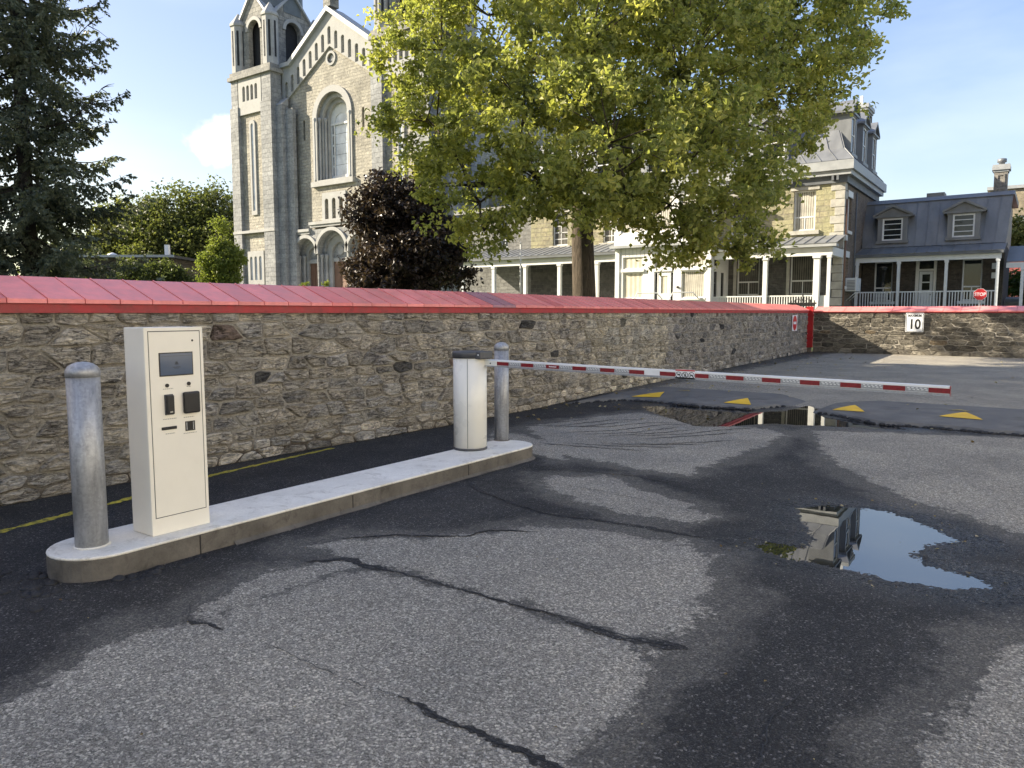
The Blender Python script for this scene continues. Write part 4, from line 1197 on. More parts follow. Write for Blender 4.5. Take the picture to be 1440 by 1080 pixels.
# ------------------------------------------------------------------ church
def build_church():
    FY = 46.2; CX = -52.3
    ch = empty('stone_church', (CX, FY, 0), 'tall grey limestone church with gabled front, twin towers and arched window', 'church')
    # nave behind the front
    MB().prism([(CX - 6.4, 0), (CX + 6.4, 0), (CX + 6.4, 23), (CX, 27), (CX - 6.4, 23)], 'y', FY + 1.6, 86, 'rock').build('nave', None, ch)
    seam_panels(ch, (CX - 6.8, 86, 22.9), (CX - 6.8, FY + .8, 22.9), (CX, FY + .8, 27.15), (CX, 86, 27.15), 14, 'spire', 'nave_roof_sheet')
    seam_panels(ch, (CX + 6.8, FY + .8, 22.9), (CX + 6.8, 86, 22.9), (CX, 86, 27.15), (CX, FY + .8, 27.15), 14, 'spire', 'nave_roof_sheet')
    # front wall with its openings
    out = [(CX - 6.6, 9.2), (CX + 6.6, 9.2), (CX + 6.6, 24.2), (CX + 5.3, 24.2), (CX, 27.9), (CX - 5.3, 24.2), (CX - 6.6, 24.2)]
    tri = [CX - .95, CX, CX + .95]
    holes = [arch(CX, 2.05, 13.4, 19.0, 20)] + [arch(c, .27, 10.0, 11.6, 8) for c in tri] + [rect(CX - 4.0, CX - 3.7, 17.3, 19.1), rect(CX + 3.7, CX + 4.0, 17.3, 19.1), circ(CX, 23.85, .42)]
    plate('front_wall', out, holes, FY, .7, 'y', 'rock', ch)
    MB().box(CX - 6.4, CX + 6.4, FY + 1.35, FY + 1.5, 0, 23).build('inner_wall', 'dark', ch)
    # stepped jambs of the great window
    plate('window_order', arch(CX, 2.55, 13.1, 19.0, 24), [arch(CX, 2.0, 13.5, 19.0, 24)], FY - .14, .138, 'y', 'trim', ch)
    plate('window_order', arch(CX, 2.1, 13.2, 19.0, 24), [arch(CX, 1.68, 13.5, 18.95, 24)], FY + .3, .38, 'y', 'trim', ch)
    plate('window_order', arch(CX, 1.8, 13.2, 19.0, 24), [arch(CX, 1.36, 13.6, 18.9, 24)], FY + .702, .35, 'y', 'trim', ch)
    for s in (-1, 1):
        for k, (dx, dy) in enumerate(((2.28, .02), (1.9, .25), (1.55, .65))):
            MB().lathe([(.16, 0), (.11, .25), (.11, 5.2), (.17, 5.45), (.17, 5.6)], (CX + s * dx, FY + dy - .1, 13.45), 10).build('window_shaft', 'trim', ch)
    MB().box(CX - 2.75, CX + 2.75, FY - .32, FY + .3, 12.95, 13.4).build('window_sill', 'trim', ch)
    w = plate('great_window', arch(CX, 1.36, 13.55, 18.9, 24), [arch(CX, .88, 14.0, 18.55, 20)] + [rect(CX + s * 1.0 - (.18 if s < 0 else 0), CX + s * 1.0 + (.18 if s > 0 else 0), 14.0 + k * .92, 14.75 + k * .92) for s in (-1, 1) for k in range(5)], FY + 1.0, .1, 'y', 'white_wood', ch)
    MB().prism(arch(CX, 1.3, 13.6, 18.9, 20), 'y', FY + 1.08, FY + 1.12).build('pane', 'dark', w)
    for k in range(5): MB().box(CX - .86, CX + .86, FY + 1.055, FY + 1.07, 14.02 + k * .91, 14.9 + k * .91).build('pane', 'glass_pale', w)
    MB().prism(arch(CX, .86, 18.6, 18.62, 16), 'y', FY + 1.056, FY + 1.07).build('pane', 'glass_pale', w)
    mb = MB(); mb.box(CX - 1.34, CX + 1.34, FY + .93, FY + .998, 18.42, 18.6)
    for s in (-.9, .9): mb.box(CX + s - .05, CX + s + .05, FY + .94, FY + .997, 13.6, 18.4)
    mb.build('glazing_bar', 'white_wood', w)
    # triple window
    plate('triple_surround', rect(CX - 1.55, CX + 1.55, 9.6, 12.35), [arch(c, .24, 10.02, 11.6, 8) for c in tri], FY - .09, .087, 'y', 'trim', ch)
    for c in tri: MB().box(c - .27, c + .27, FY + .4, FY + .42, 9.95, 11.95).build('lancet_pane', 'glass_pale', ch)
    for s in (-1, 1): MB().box(CX + s * 3.85 - .16, CX + s * 3.85 + .16, FY + .35, FY + .37, 17.2, 19.2).build('slit_pane', 'glass', ch)
    # medallion
    plate('medallion', circ(CX, 23.85, .62), [circ(CX, 23.85, .42)], FY - .1, .097, 'y', 'trim', ch)
    mb = MB(); mb.prism(circ(CX, 23.85, .42), 'y', FY + .2, FY + .25)
    for a in (90, 210, 330): mb.prism(circ(CX + .17 * math.cos(R(a)), 23.85 + .17 * math.sin(R(a)), .15, 12), 'y', FY + .06, FY + .198)
    mb.build('medallion_relief', 'dressed', ch)
    # rising blind arcade below the gable
    sl = (27.75 - 24.0) / 5.3
    low = lambda x: 27.75 - abs(x - CX) * sl
    nx = [CX - 5.95 + .85 * k for k in range(15)]
    hs = []
    for x in nx:
        top = min(low(x) - 1.75, 23.0) - (.0 if abs(x - CX) < 5.2 else .25)
        hs.append(arch(x, .19, top - 1.5, top, 8))
    band = [(CX - 6.58, 20.6), (CX - 6.1, 20.6)]
    band = [(CX - 6.58, 20.75), (CX, 25.6 - .75), (CX + 6.58, 20.75), (CX + 6.58, 24.15), (CX + 5.28, 24.15), (CX, 27.85), (CX - 5.28, 24.15), (CX - 6.58, 24.15)]
    hs2 = []
    for x in nx:
        top = band[0][1] + (band[1][1] - band[0][1]) * (1 - abs(x - CX) / 6.58) + 1.0
        hs2.append(arch(x, .2, top - .85, top + .45, 8))
    plate('blind_arcade', band, hs2, FY - .2, .197, 'y', 'trim', ch)
    # coping along the gable
    for s in (-1, 1):
        pts = [(CX, 28.15), (CX + s * 5.4, 24.45), (CX + s * 6.75, 24.45), (CX + s * 6.75, 24.1), (CX + s * 5.25, 24.1), (CX, 27.75)]
        if s < 0: pts = pts[::-1]
        MB().prism(pts, 'y', FY - .5, FY + 1.5).build('gable_coping', 'spire' if False else 'cornice', ch)
    mb = MB(); mb.box(CX - .45, CX + .45, FY - .4, FY + .6, 28.1, 28.9); mb.box(CX - .6, CX + .6, FY - .5, FY + .7, 28.9, 29.15); mb.box(CX - .3, CX + .3, FY - .2, FY + .4, 29.15, 30.0)
    mb.box(CX - .1, CX + .1, FY, FY + .2, 30, 32); mb.box(CX - .6, CX + .6, FY, FY + .199, 31, 31.2); mb.build('gable_finial', 'belfry', ch)
    # portal storey
    doors = [(CX - 3.55, 1.5, 6.95, .68, 6.2), (CX, 1.95, 7.0, .95, 6.25), (CX + 3.55, 1.5, 6.95, .68, 6.2)]
    plate('portal_wall', rect(CX - 6.3, CX + 6.3, 0, 9.19), [arch(c, r_, 3.1, zs, 18) for c, r_, zs, _, _ in doors], FY - .35, .5, 'y', 'dressed', ch)
    for c, r_, zs, hw, dt in doors:
        plate('portal_arch', arch(c, r_ + .32, 6.9, zs, 22)[0:] , [arch(c, r_ - .02, 6.7, zs, 22)] if False else [], FY - .36, .005, 'y', 'trim', ch) if False else None
        n = 20
        ring = [(c + (r_ + .3) * math.cos(math.pi * i / n), zs + (r_ + .3) * math.sin(math.pi * i / n)) for i in range(n + 1)] + [(c + (r_ - .01) * math.cos(math.pi * i / n), zs + (r_ - .01) * math.sin(math.pi * i / n)) for i in range(n, -1, -1)]
        MB().prism(ring, 'y', FY - .55, FY - .352).build('portal_arch', 'trim', ch)
        plate('portal_order', arch(c, r_ + .05, 3.1, zs, 20), [arch(c, r_ - .32, 3.2, zs, 20)], FY + .155, .3, 'y', 'dressed', ch)
        plate('portal_order', arch(c, r_ - .2, 3.1, zs, 20), [arch(c, hw + .02, 3.2, zs, 20)], FY + .46, .3, 'y', 'trim', ch)
        MB().prism(arch(c, hw + .1, dt, zs, 16), 'y', FY + .7, FY + .8).build('tympanum', 'dressed', ch)
        mb = MB(); mb.prism(circ(c, zs + .25, hw * .42, 16), 'y', FY + .6, FY + .698); mb.box(c - hw, c + hw, FY + .55, FY + .69, dt, dt + .35); mb.build('tympanum_relief', 'trim', ch)
        d = MB().box(c - hw, c - .02, FY + .66, FY + .72, 3.4, dt).box(c + .02, c + hw, FY + .66, FY + .72, 3.4, dt).build('church_door', 'door_wood', ch)
        m2 = MB()
        for s in (-1, 1):
            for k in range(3):
                a, b_ = sorted((c + s * .1, c + s * (hw - .08))); m2.box(a, b_, FY + .64, FY + .659, 3.55 + k * .9, 4.3 + k * .9)
        m2.build('door_panel', 'door_wood', d)
        for s in (-1, 1):
            for q, (dx, dy) in enumerate(((r_ - .1, .0), (r_ - .42, .3))):
                MB().lathe([(.17, 0), (.12, .2), (.12, 3.2), (.18, 3.45), (.2, 3.62)], (c + s * dx, FY + dy, 3.3), 10).build('portal_shaft', 'trim', ch)
    for a, b_, z in ((CX - 6.35, CX - 2.85, 9.0), (CX - 2.85, CX + 2.85, 9.55), (CX + 2.85, CX + 6.35, 9.0)):
        mb = MB(); mb.box(a, b_, FY - .62, FY - .001, z, z + .25); mb.box(a + .05, b_ - .05, FY - .5, FY - .002, z - .22, z); mb.build('string_course', 'trim', ch)
    mb = MB()
    for k in range(14): mb.box(CX - 6, CX + 6, FY - 3.5 - k * .35, FY - .36, 0, 3.39 - k * .24) if k == 0 else mb.box(CX - 6 - .001 * k, CX + 6 + .001 * k, FY - 3.5 - k * .35, FY - 3.5 - (k - 1) * .35, 0, 3.39 - k * .24)
    mb.build('front_steps', 'trim', ch)

    # tower: built once, the second one is a copy
    X0, X1, Y0, Y1 = -65.0, -58.75, 44.6, 51.2
    TX, TY = (X0 + X1) / 2, (Y0 + Y1) / 2
    body = MB(); body.box(X0 + .35, X1 - .35, Y0 + .35, Y1, 0, 23.6)
    tower = body.build('tower', 'rock', ch)
    # corner pilasters
    for (a, b_) in ((X0, X0 + 1.25), (X1 - 1.55, X1)):
        mb = MB(); mb.box(a, b_, Y0, Y0 + 1.3, 0, 21.1, 'dressed'); mb.box(a + .12, b_ - .12, Y0 + .12, Y0 + 1.3, 21.1, 23.6, 'dressed'); mb.build('corner_pilaster', None, tower)
    mb = MB(); mb.box(X1 - 1.3, X1 - .002, Y1 - 1.3, Y1 + .02, 0, 23.6); mb.build('corner_pilaster', 'dressed', tower)
    # infill panels between pilasters
    plate('arcade_panel', rect(X0 + 1.25, X1 - 1.55, 20.3, 23.6), [arch(TX - .9 - .15 + .62 * k, .2, 21.5, 22.7, 8) for k in range(4)], Y0 + .12, .22, 'y', 'trim', tower)
    plate('strip_surround', arch(TX - .1, .42, 10.9, 19.3, 10), [arch(TX - .1, .2, 11.3, 19.2, 10)], Y0 + .22, .12, 'y', 'trim', tower)
    MB().box(TX - .3, TX + .1, Y0 + .33, Y0 + .345, 11.2, 19.5).build('strip_pane', 'glass_pale', tower)
    plate('triple_surround', rect(TX - 1.35, TX + 1.1, 4.3, 7.5), [arch(TX - .12 + (k - 1) * .7, .2, 4.75, 6.8, 8) for k in range(3)], Y0 + .2, .14, 'y', 'trim', tower)
    MB().box(TX - 1.2, TX + .95, Y0 + .338, Y0 + .348, 4.6, 7.3).build('lancet_pane', 'glass_pale', tower)
    MB().box(X0 + 1.25, X1 - 1.55, Y0 + .2, Y0 + .349, 0, 4.0).build('plinth_panel', 'dressed', tower)
    mb = MB(); mb.box(X0 - .12, X1 + .12, Y0 - .12, Y1 + .12, 23.6, 23.95); mb.box(X0 + .05, X1 - .05, Y0 + .05, Y1, 23.95, 24.35); mb.build('tower_cornice', 'belfry', tower)
    MB().box(X0 - .05, X1 + .05, Y0 - .06, Y0 + .4, 9.2, 9.45).build('tower_string', 'trim', tower)
    # stepped buttress between tower and gable
    mb = MB(); mb.box(X1 + .0, X1 + .9, Y0 + .5, FY - .36, 0, 20.6, 'dressed'); mb.box(X1 + .9, X1 + 1.9, Y0 + .9, FY - .36, 0, 20.2, 'dressed')
    mb.prism([(Y0 + .5, 20.6), (FY - .36, 20.6), (FY - .36, 21.3)], 'x', X1, X1 + .9, 'trim'); mb.build('buttress', None, tower)
    # belfry: four arched faces, corner piers, gables, drum and spire
    bx0, bx1, by0, by1 = X0 + .75, X1 - .75, Y0 + .75, Y1 - .75
    BX, BY = (bx0 + bx1) / 2, (by0 + by1) / 2
    zb, ze_, za = 24.35, 28.6, 31.4
    def face(axis, front, u0, u1):
        um = (u0 + u1) / 2
        o = plate('belfry_face', [(u0, zb), (u1, zb), (u1, ze_), (um, za), (u0, ze_)], [arch(um, .85, zb + .35, 28.0, 14)], front, .45 if front in (by0, bx1) else -.45, axis, 'belfry', tower)
        n = 16; ring = [(um + 1.2 * math.cos(math.pi * i / n), 28.0 + 1.2 * math.sin(math.pi * i / n)) for i in range(n + 1)] + [(um + .88 * math.cos(math.pi * i / n), 28.0 + .88 * math.sin(math.pi * i / n)) for i in range(n, -1, -1)]
        d = (front - .12, front - .003) if axis == 'y' else (front + .003, front + .12)
        if front in (by0, bx1): MB().prism(ring, axis, *d, 'trim').build('belfry_arch', None, tower)
        mb = MB()
        for s in (-1, 1):
            q = [(um, za + .28), (um + s * (u1 - u0) / 2 * 1.06, ze_ + .1), (um + s * (u1 - u0) / 2 * 1.06, ze_ - .12), (um, za)]
            if s < 0: q = q[::-1]
            dd = (front - .25, front + .5) if axis == 'y' else (front - .5, front + .25)
            if front == by1: dd = (front - .5, front + .25)
            if front == bx0: dd = (front - .25, front + .5)
            mb.prism(q, axis, *dd)
        mb.build('belfry_coping', 'cornice', tower)
    face('y', by0, bx0, bx1); face('x', bx1, by0, by1); face('y', by1, bx0, bx1); face('x', bx0, by0, by1)
    for (x, y) in ((X0 + .75, Y0 + .75), (X1 - .75, Y0 + .75), (X1 - .75, Y1 - .75), (X0 + .75, Y1 - .75)):
        mb = MB(); mb.lathe([(.74, 0), (.74, 4.3), (.84, 4.32), (.84, 4.5), (.05, 5.6), (.0001, 5.62)], (x, y, 24.352), 8, None, False, R(22.5)); mb.build('corner_pier', 'trim', tower)
        mb = MB()
        for a in (-90, 0, -45): 
            dx, dy = math.cos(R(a)), math.sin(R(a)); px, py = x + dx * .675, y + dy * .675; t = Vector((-dy, dx, 0))
            b4 = [Vector((px, py, z)) + t * s * .1 for z in (25.0, 28.2) for s in (-1, 1)]
            n_ = Vector((dx, dy, 0)) * .02
            mb.hexa([b4[0], b4[1], b4[3], b4[2]], [b4[0] + n_, b4[1] + n_, b4[3] + n_, b4[2] + n_])
        mb.build('pier_slit', 'dark', tower)
    MB().box(BX - 1.85, BX + 1.85, BY - 1.85, BY + 1.85, 24.4, 30).build('belfry_core', 'dark', tower)
    MB().lathe([(2.6, 0), (2.6, 2.6), (2.75, 2.62), (2.75, 2.9), (2.2, 4.0), (.1, 12.5)], (BX, BY, 29.6), 8, None, False, R(22.5)).build('spire', 'spire', tower)
    t2 = copy_tree(tower, ch)
    t2.location.x += 19.15
    # flank wall towards the residence
    MB().box(-39.4, -31, 52, 62, 0, 13, 'rock').build('side_aisle', None, ch)
    for k in range(2):
        for s in (-1,):
            pass
    # two small potted plants on the landing
build_church()

# ------------------------------------------------------------------ residence
def dormer(parent, axis, uc, hw, z0, z1, front, depth, wall, roofmat, frame, ped=.45, wins='mid', side=.16):
    """dormer: cheeks, window and pediment; front face at `front` and running `depth` back"""
    D = lambda u, v, w: AX[axis](u, v, w, front)
    d = MB()
    abox(d, axis, uc - hw - side, uc - hw, z0, z1, front, 0, depth); abox(d, axis, uc + hw, uc + hw + side, z0, z1, front, 0, depth)
    abox(d, axis, uc - hw - side - .06, uc + hw + side + .06, z0 - .14, z0, front, -.08, depth)
    abox(d, axis, uc - hw - side - .03, uc + hw + side + .03, z1, z1 + .14, front, -.03, depth)
    o = d.build('dormer', wall, parent)
    e = hw + side + .16
    mb = MB(); p = [(uc - e, z1 + .142), (uc + e, z1 + .142), (uc, z1 + .142 + ped)]
    bot = [D(u, v, .02) for u, v in p]; top = [D(u, v, depth) for u, v in p]
    mb.add(bot + top, [(0, 1, 2), (5, 4, 3), (0, 3, 4, 1), (1, 4, 5, 2), (2, 5, 3, 0)]); mb.build('pediment', wall, o)
    mb = MB()
    for s in (-1, 1):
        q = [(uc, z1 + .142 + ped), (uc + s * (e + .08), z1 + .1), (uc + s * (e + .08), z1 + .2), (uc, z1 + .27 + ped)]
        b_ = [D(u, v, -.12) for u, v in q]; t = [D(u, v, depth + .1) for u, v in q]
        mb.hexa(b_, t)
    mb.build('dormer_roof', roofmat, o)
    mb = MB(); abox(mb, axis, uc - e - .05, uc + e + .05, z1 + .05, z1 + .14, front, -.1, -.031); mb.build('dormer_moulding', wall, o)
    w = window(o, axis, uc - hw, uc + hw, z0, z1, front, frame, 'glass', None, (wins,), .075, 'dormer_window', .03)
    return o

def column(parent, x, y, z0, z1, w, mat, name='porch_column'):
    mb = MB(); mb.box(x - w / 2, x + w / 2, y - w / 2, y + w / 2, z0, z1 - .12)
    mb.box(x - w * .68, x + w * .68, y - w * .68, y + w * .68, z1 - .12, z1); mb.box(x - w * .6, x + w * .6, y - w * .6, y + w * .6, z0, z0 + .2)
    return mb.build(name, mat, parent)

def railing(parent, p, q, z0, z1, mat, step=.115):
    p, q = Vector((*p, 0)), Vector((*q, 0)); d = (q - p); L = d.length; d.normalize(); s = Vector((-d.y, d.x, 0)) * .03
    for (a, b_) in ((z1 - .06, z1), (z0, z0 + .05)):
        mb = MB(); mb.hexa([p - s + Vector((0, 0, a)), q - s + Vector((0, 0, a)), q + s + Vector((0, 0, a)), p + s + Vector((0, 0, a))], [p - s + Vector((0, 0, b_)), q - s + Vector((0, 0, b_)), q + s + Vector((0, 0, b_)), p + s + Vector((0, 0, b_))])
        mb.build('rail', mat, parent)
    mb = MB(); n = int(L / step)
    for i in range(1, n):
        c = p + d * (L * i / n); mb.box(c.x - .02, c.x + .02, c.y - .02, c.y + .02, z0 + .051, z1 - .061)
    mb.build('balusters', mat, parent)['kind'] = 'stuff'

def build_residence():
    Y, X1, X0 = 38.6, -8.05, -26.0
    rs = empty('residence', (-17, 42.6, 0), 'large stone residence with mansard roof, dormers and white columned porch behind the maple', 'house')
    ups = [-9.87, -13.0, -16.0, -20.5, -23.9]
    lows = [-9.87, -12.55]
    wh = [rect(c - .52, c + .52, 5.62, 7.55) for c in ups] + [rect(c - .58, c + .58, 2.5, 4.5) for c in lows]
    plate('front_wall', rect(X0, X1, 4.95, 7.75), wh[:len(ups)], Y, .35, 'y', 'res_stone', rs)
    plate('ground_storey_wall', rect(X0, X1, 0, 4.948), wh[len(ups):], Y, .35, 'y', 'shaded_low_stone', rs)
    side_w = [(39.85, .4, 5.6, 7.2), (39.6, .36, 2.9, 4.3)]
    plate('brick_side_wall', rect(Y + .36, 46.6, 0, 7.75), [rect(c - h, c + h, a, b_) for c, h, a, b_ in side_w], X1 - .01, .35, 'x', 'brown_brick', rs)
    MB().box(X0, X1 - .4, Y + .8, 46.6, 0, 7.7).build('inner_wall', 'dark', rs)
    MB().box(X0 - .05, X0 + .3, Y + .36, 46.6, 0, 7.74).build('side_wall', 'res_stone', rs)
    for k, c in enumerate(ups):
        window(rs, 'y', c - .52, c + .52, 5.62, 7.55, Y, 'white_wood', 'glass', 'blind_dark' if k else 'blind', ('lowthird',) if k < 3 else ('grid',))
        MB().box(c - .72, c + .72, Y - .1, Y - .001, 5.42, 5.61).build('sill', 'quoin', rs)
        MB().box(c - .68, c + .68, Y - .05, Y - .001, 7.56, 7.74).build('lintel', 'quoin', rs)
    for c in lows:
        window(rs, 'y', c - .58, c + .58, 2.5, 4.5, Y, 'white_wood', 'glass', 'blind_dark', ('lowthird',))
        MB().box(c - .75, c - .6, Y - .05, Y - .001, 1.2, 4.6).build('jamb_stone', 'quoin', rs)
    for c, h, a, b_ in side_w:
        window(rs, 'x', c - h, c + h, a, b_, X1 - .01, 'white_wood', 'glass_pale', None, ('mid',))
        mb = MB(); mb.box(X1 - .008, X1 + .05, c - h - .1, c + h + .1, a - .15, a - .001); mb.box(X1 - .008, X1 + .03, c - h - .12, c + h + .12, b_ + .001, b_ + .3); mb.build('lintel', 'white_wood', rs)
    # quoins at the corner
    z = 0; k = 0
    while z < 7.6:
        w = .62 if k % 2 else .42
        MB().box(X1 - w, X1 + .025, Y - .035, Y + (.42 if k % 2 else .6), z + .012, z + .378).build('quoin', 'quoin', rs, bevel=.012); z += .39; k += 1
    # cornice and eaves
    for (z0, z1, o_, m) in ((7.76, 8.1, .12, 'cornice_dark'), (8.1, 8.32, .3, 'cornice'), (8.32, 8.75, .42, 'cornice')):
        mb = MB(); mb.box(X0 - o_, X1 + o_, Y - o_, Y + .6, z0, z1); mb.box(X1 - .6, X1 + o_, Y + .601, 46.6 + o_, z0, z1); mb.build('cornice', m, rs)
    for x in (-8.3, -10.4, -12.5, -14.6, -16.7):
        for d in (0, .22): MB().box(x - d - .08, x - d + .02, Y - .36, Y - .121, 7.86, 8.098).build('bracket', 'cornice_dark', rs)
    # mansard: front and right slopes, flared foot
    zt_ = 11.7
    f0, f1, f2 = (Y - .35, 8.76), (Y + .25, 9.4), (Y + 1.1, zt_)
    r0, r1, r2 = X1 + .35, X1 - .2, X1 - .95
    seam_panels(rs, (X0, f0[0], f0[1]), (r0, f0[0], f0[1]), (r1, f1[0], f1[1]), (X0, f1[0], f1[1]), 26, 'lead_roof')
    seam_panels(rs, (X0, f1[0], f1[1]), (r1, f1[0], f1[1]), (r2, f2[0], f2[1]), (X0, f2[0], f2[1]), 26, 'lead_roof')
    seam_panels(rs, (r0, f0[0], f0[1]), (r0, 46.9, f0[1]), (r1, 46.4, f1[1]), (r1, f1[0], f1[1]), 11, 'lead_roof')
    seam_panels(rs, (r1, f1[0], f1[1]), (r1, 46.4, f1[1]), (r2, 45.6, f2[1]), (r2, f2[0], f2[1]), 11, 'lead_roof')
    MB().box(X0, r2 + .1, f2[0] - .08, 45.7, zt_ - .02, zt_ + .16).build('roof_deck', 'lead_roof', rs)
    MB().prism([(f1[0] + .1, 8.76), (46.2, 8.76), (45.4, zt_ - .05), (f2[0] + .15, zt_ - .05)], 'x', X0 + .05, r2 - .3).build('attic_core', 'dark', rs)
    for c in (-11.4, -14.6, -17.8, -21): dormer(rs, 'y', c, .5, 9.25, 10.75, Y - .05, 1.3, 'lead_roof', 'lead_roof', 'white_wood')
    for c in (39.75, 42.5, 45.1): dormer(rs, 'x', c, .42, 9.25, 11.0, X1 + .05, 1.2, 'lead_roof', 'lead_roof', 'white_wood', .55)
    chm = MB().box(-9.5, -8.65, 46.0, 47.6, 8, 12.9).build('chimney', 'chimney', rs)
    mb = MB(); mb.box(-9.62, -8.53, 45.88, 47.72, 12.9, 13.12); mb.box(-9.56, -8.59, 45.94, 47.66, 12.78, 12.899); mb.build('chimney_cap', 'cornice', chm)
    mb = MB(); mb.box(-9.15, -9.0, 46.7, 46.85, 13.12, 13.75); mb.box(-9.4, -9.151, 46.72, 46.83, 13.3, 13.42); mb.build('chimney_flue', 'white_wood', chm)
    plate('chimney_panel', rect(46.2, 47.4, 11.9, 12.7), [rect(46.35, 47.25, 12.0, 12.6)], -8.6, .049, 'x', 'chimney', chm)
    # drain pipe, meter boxes and air conditioner on the brick side
    MB().tube([(X1 + .06, 38.85, .4), (X1 + .06, 38.85, 7.0)], .05, 8).build('drain_pipe', 'door_wood', rs)
    MB().tube([(X1 + .05, 41.1, .3), (X1 + .05, 41.1, 7.6)], .03, 8).build('drain_pipe', 'cornice_dark', rs)
    MB().box(X1, X1 + .14, 38.62, 38.95, 5.05, 5.3).build('junction_box', 'ac', rs)
    ac = MB().box(X1 + .001, X1 + .5, 39.5, 40.6, 2.65, 3.3).build('air_conditioner', 'ac', rs, bevel=.02)
    mb = MB()
    for k in range(7): mb.box(X1 + .08, X1 + .44, 39.485, 39.499, 2.72 + k * .07, 2.75 + k * .07)
    mb.build('grille_slat', 'cornice_dark', ac)
    for y in (39.7, 40.4): MB().tube([(X1 + .02, y, 2.2), (X1 + .46, y, 2.62)], .02, 6).build('bracket', 'ac', ac)
    # right-hand porch
    PY = 36.4
    MB().box(-13.5, -8.0, PY - .1, Y - .04, 0, 1.3).build('porch_base', 'res_grey', rs)
    MB().box(-13.52, -7.98, PY - .14, Y - .04, 1.3, 1.42).build('porch_floor', 'cornice', rs)
    MB().box(-13.5, -8.0, PY - .09, PY + .13, 4.22, 4.6).build('porch_beam', 'white_wood', rs)
    MB().box(-8.22, -8.0, PY + .131, Y - .04, 4.22, 4.599).build('porch_beam', 'white_wood', rs)
    MB().box(-13.5, -7.8, PY - .3, PY + .2, 4.602, 4.72).build('porch_gutter', 'cornice', rs)
    seam_panels(rs, (-13.5, PY - .3, 4.73), (-7.8, PY - .3, 4.73), (-7.9, Y - .04, 5.28), (-13.5, Y - .04, 5.28), 12, 'lead_roof')
    MB().box(-13.5, -8.23, PY + .14, Y - .05, 4.5, 4.55).build('porch_ceiling', 'white_wood', rs)
    for x in (-11.0, -8.66): column(rs, x, PY, 1.42, 4.22, .2 if x < -9 else .26, 'white_wood')
    column(rs, -8.14, PY + .02, 1.42, 4.22, .15, 'white_wood'); MB().box(-8.5, -8.23, PY - .02, PY + .04, 1.42, 2.4).build('porch_panel', 'white_wood', rs)
    railing(rs, (-13.4, PY), (-11.1, PY), 1.6, 2.42, 'white_wood'); railing(rs, (-10.9, PY), (-8.78, PY), 1.6, 2.42, 'white_wood')
    # white sun room
    sx0, sx1 = -18.84, -13.57
    A, B, Dr = (-18.42, -17.25), (-15.12, -13.9), (-16.62, -15.55)
    hol = [rect(A[0], A[1], 2.36, 3.72), rect(A[0], A[1], 3.9, 4.52), rect(B[0], B[1], 2.36, 3.72), rect(B[0], B[1], 3.9, 4.52), rect(Dr[0], Dr[1], 1.45, 3.72), rect(Dr[0], Dr[1], 3.9, 4.5)]
    plate('sunroom_front', rect(sx0, sx1, .2, 4.98), hol, PY - .3, .16, 'y', 'white_wood', rs)
    for (a, b_) in (A, B):
        window(rs, 'y', a, b_, 2.36, 3.72, PY - .3, 'white_wood', 'glass', 'curtain' if a < -17 else 'blind', (), .05, depth=.05)
        window(rs, 'y', a, b_, 3.9, 4.52, PY - .3, 'white_wood', 'glass', 'curtain' if a < -17 else 'blind', (), .05, depth=.05)
        MB().box(a - .08, b_ + .08, PY - .4, PY - .301, 3.74, 3.88).build('transom_rail', 'white_wood', rs)
        MB().box(a - .08, b_ + .08, PY - .38, PY - .301, 2.26, 2.35).build('window_ledge', 'white_wood', rs)
    d = plate('sunroom_door', rect(Dr[0] + .22, Dr[1] - .22, 1.45, 3.7), [rect(Dr[0] + .36, Dr[1] - .36, 2.6, 3.5)], PY - .24, .06, 'y', 'white_wood', rs)
    MB().box(Dr[0] + .3, Dr[1] - .3, PY - .2, PY - .19, 2.55, 3.55).build('door_pane', 'curtain', d)
    for (a, b_) in ((Dr[0], Dr[0] + .2), (Dr[1] - .2, Dr[1])): window(rs, 'y', a, b_, 1.6, 3.7, PY - .3, 'white_wood', 'glass', None, (), .04, 'sidelight', .05)
    window(rs, 'y', Dr[0], Dr[1], 3.9, 4.5, PY - .3, 'white_wood', 'glass', 'blind', (), .05, 'transom_light', .05)
    plate('sunroom_side', rect(PY - .139, Y - .04, .2, 4.98), [rect(PY + .1, PY + .75, 2.36, 3.72), rect(PY + .1, PY + .75, 3.9, 4.5), rect(PY + 1.1, PY + 1.75, 2.36, 3.7)], sx1, .16, 'x', 'white_wood', rs)
    for (a, b_, c, e) in ((PY + .1, PY + .75, 2.36, 3.72), (PY + .1, PY + .75, 3.9, 4.5), (PY + 1.1, PY + 1.75, 2.36, 3.7)): window(rs, 'x', a, b_, c, e, sx1, 'white_wood', 'glass', None, (), .05, depth=.05)
    MB().box(sx0 + .01, sx0 + .17, PY - .139, Y - .04, .2, 4.97).build('sunroom_side', 'white_wood', rs)
    MB().box(sx0 - .25, sx1 + .25, PY - .6, Y - .04, 4.99, 5.12).build('sunroom_roof', 'cornice', rs)
    mb = MB()
    for k in range(24): mb.box(sx0 + .1 + k * .22, sx0 + .105 + k * .22 + .01, PY - .306, PY - .3005, 4.55, 4.96)
    mb.build('board_joint', 'cornice', rs)['kind'] = 'stuff'
    for x in (sx0 + .1, sx1 - .12): MB().box(x - .12, x + .12, PY - .36, PY - .301, .2, 4.98).build('corner_board', 'white_wood', rs)
    MB().prism(circ(-15.3, 2.9, .06, 12), 'y', PY - .36, PY - .302).build('wall_light', 'iron', rs)
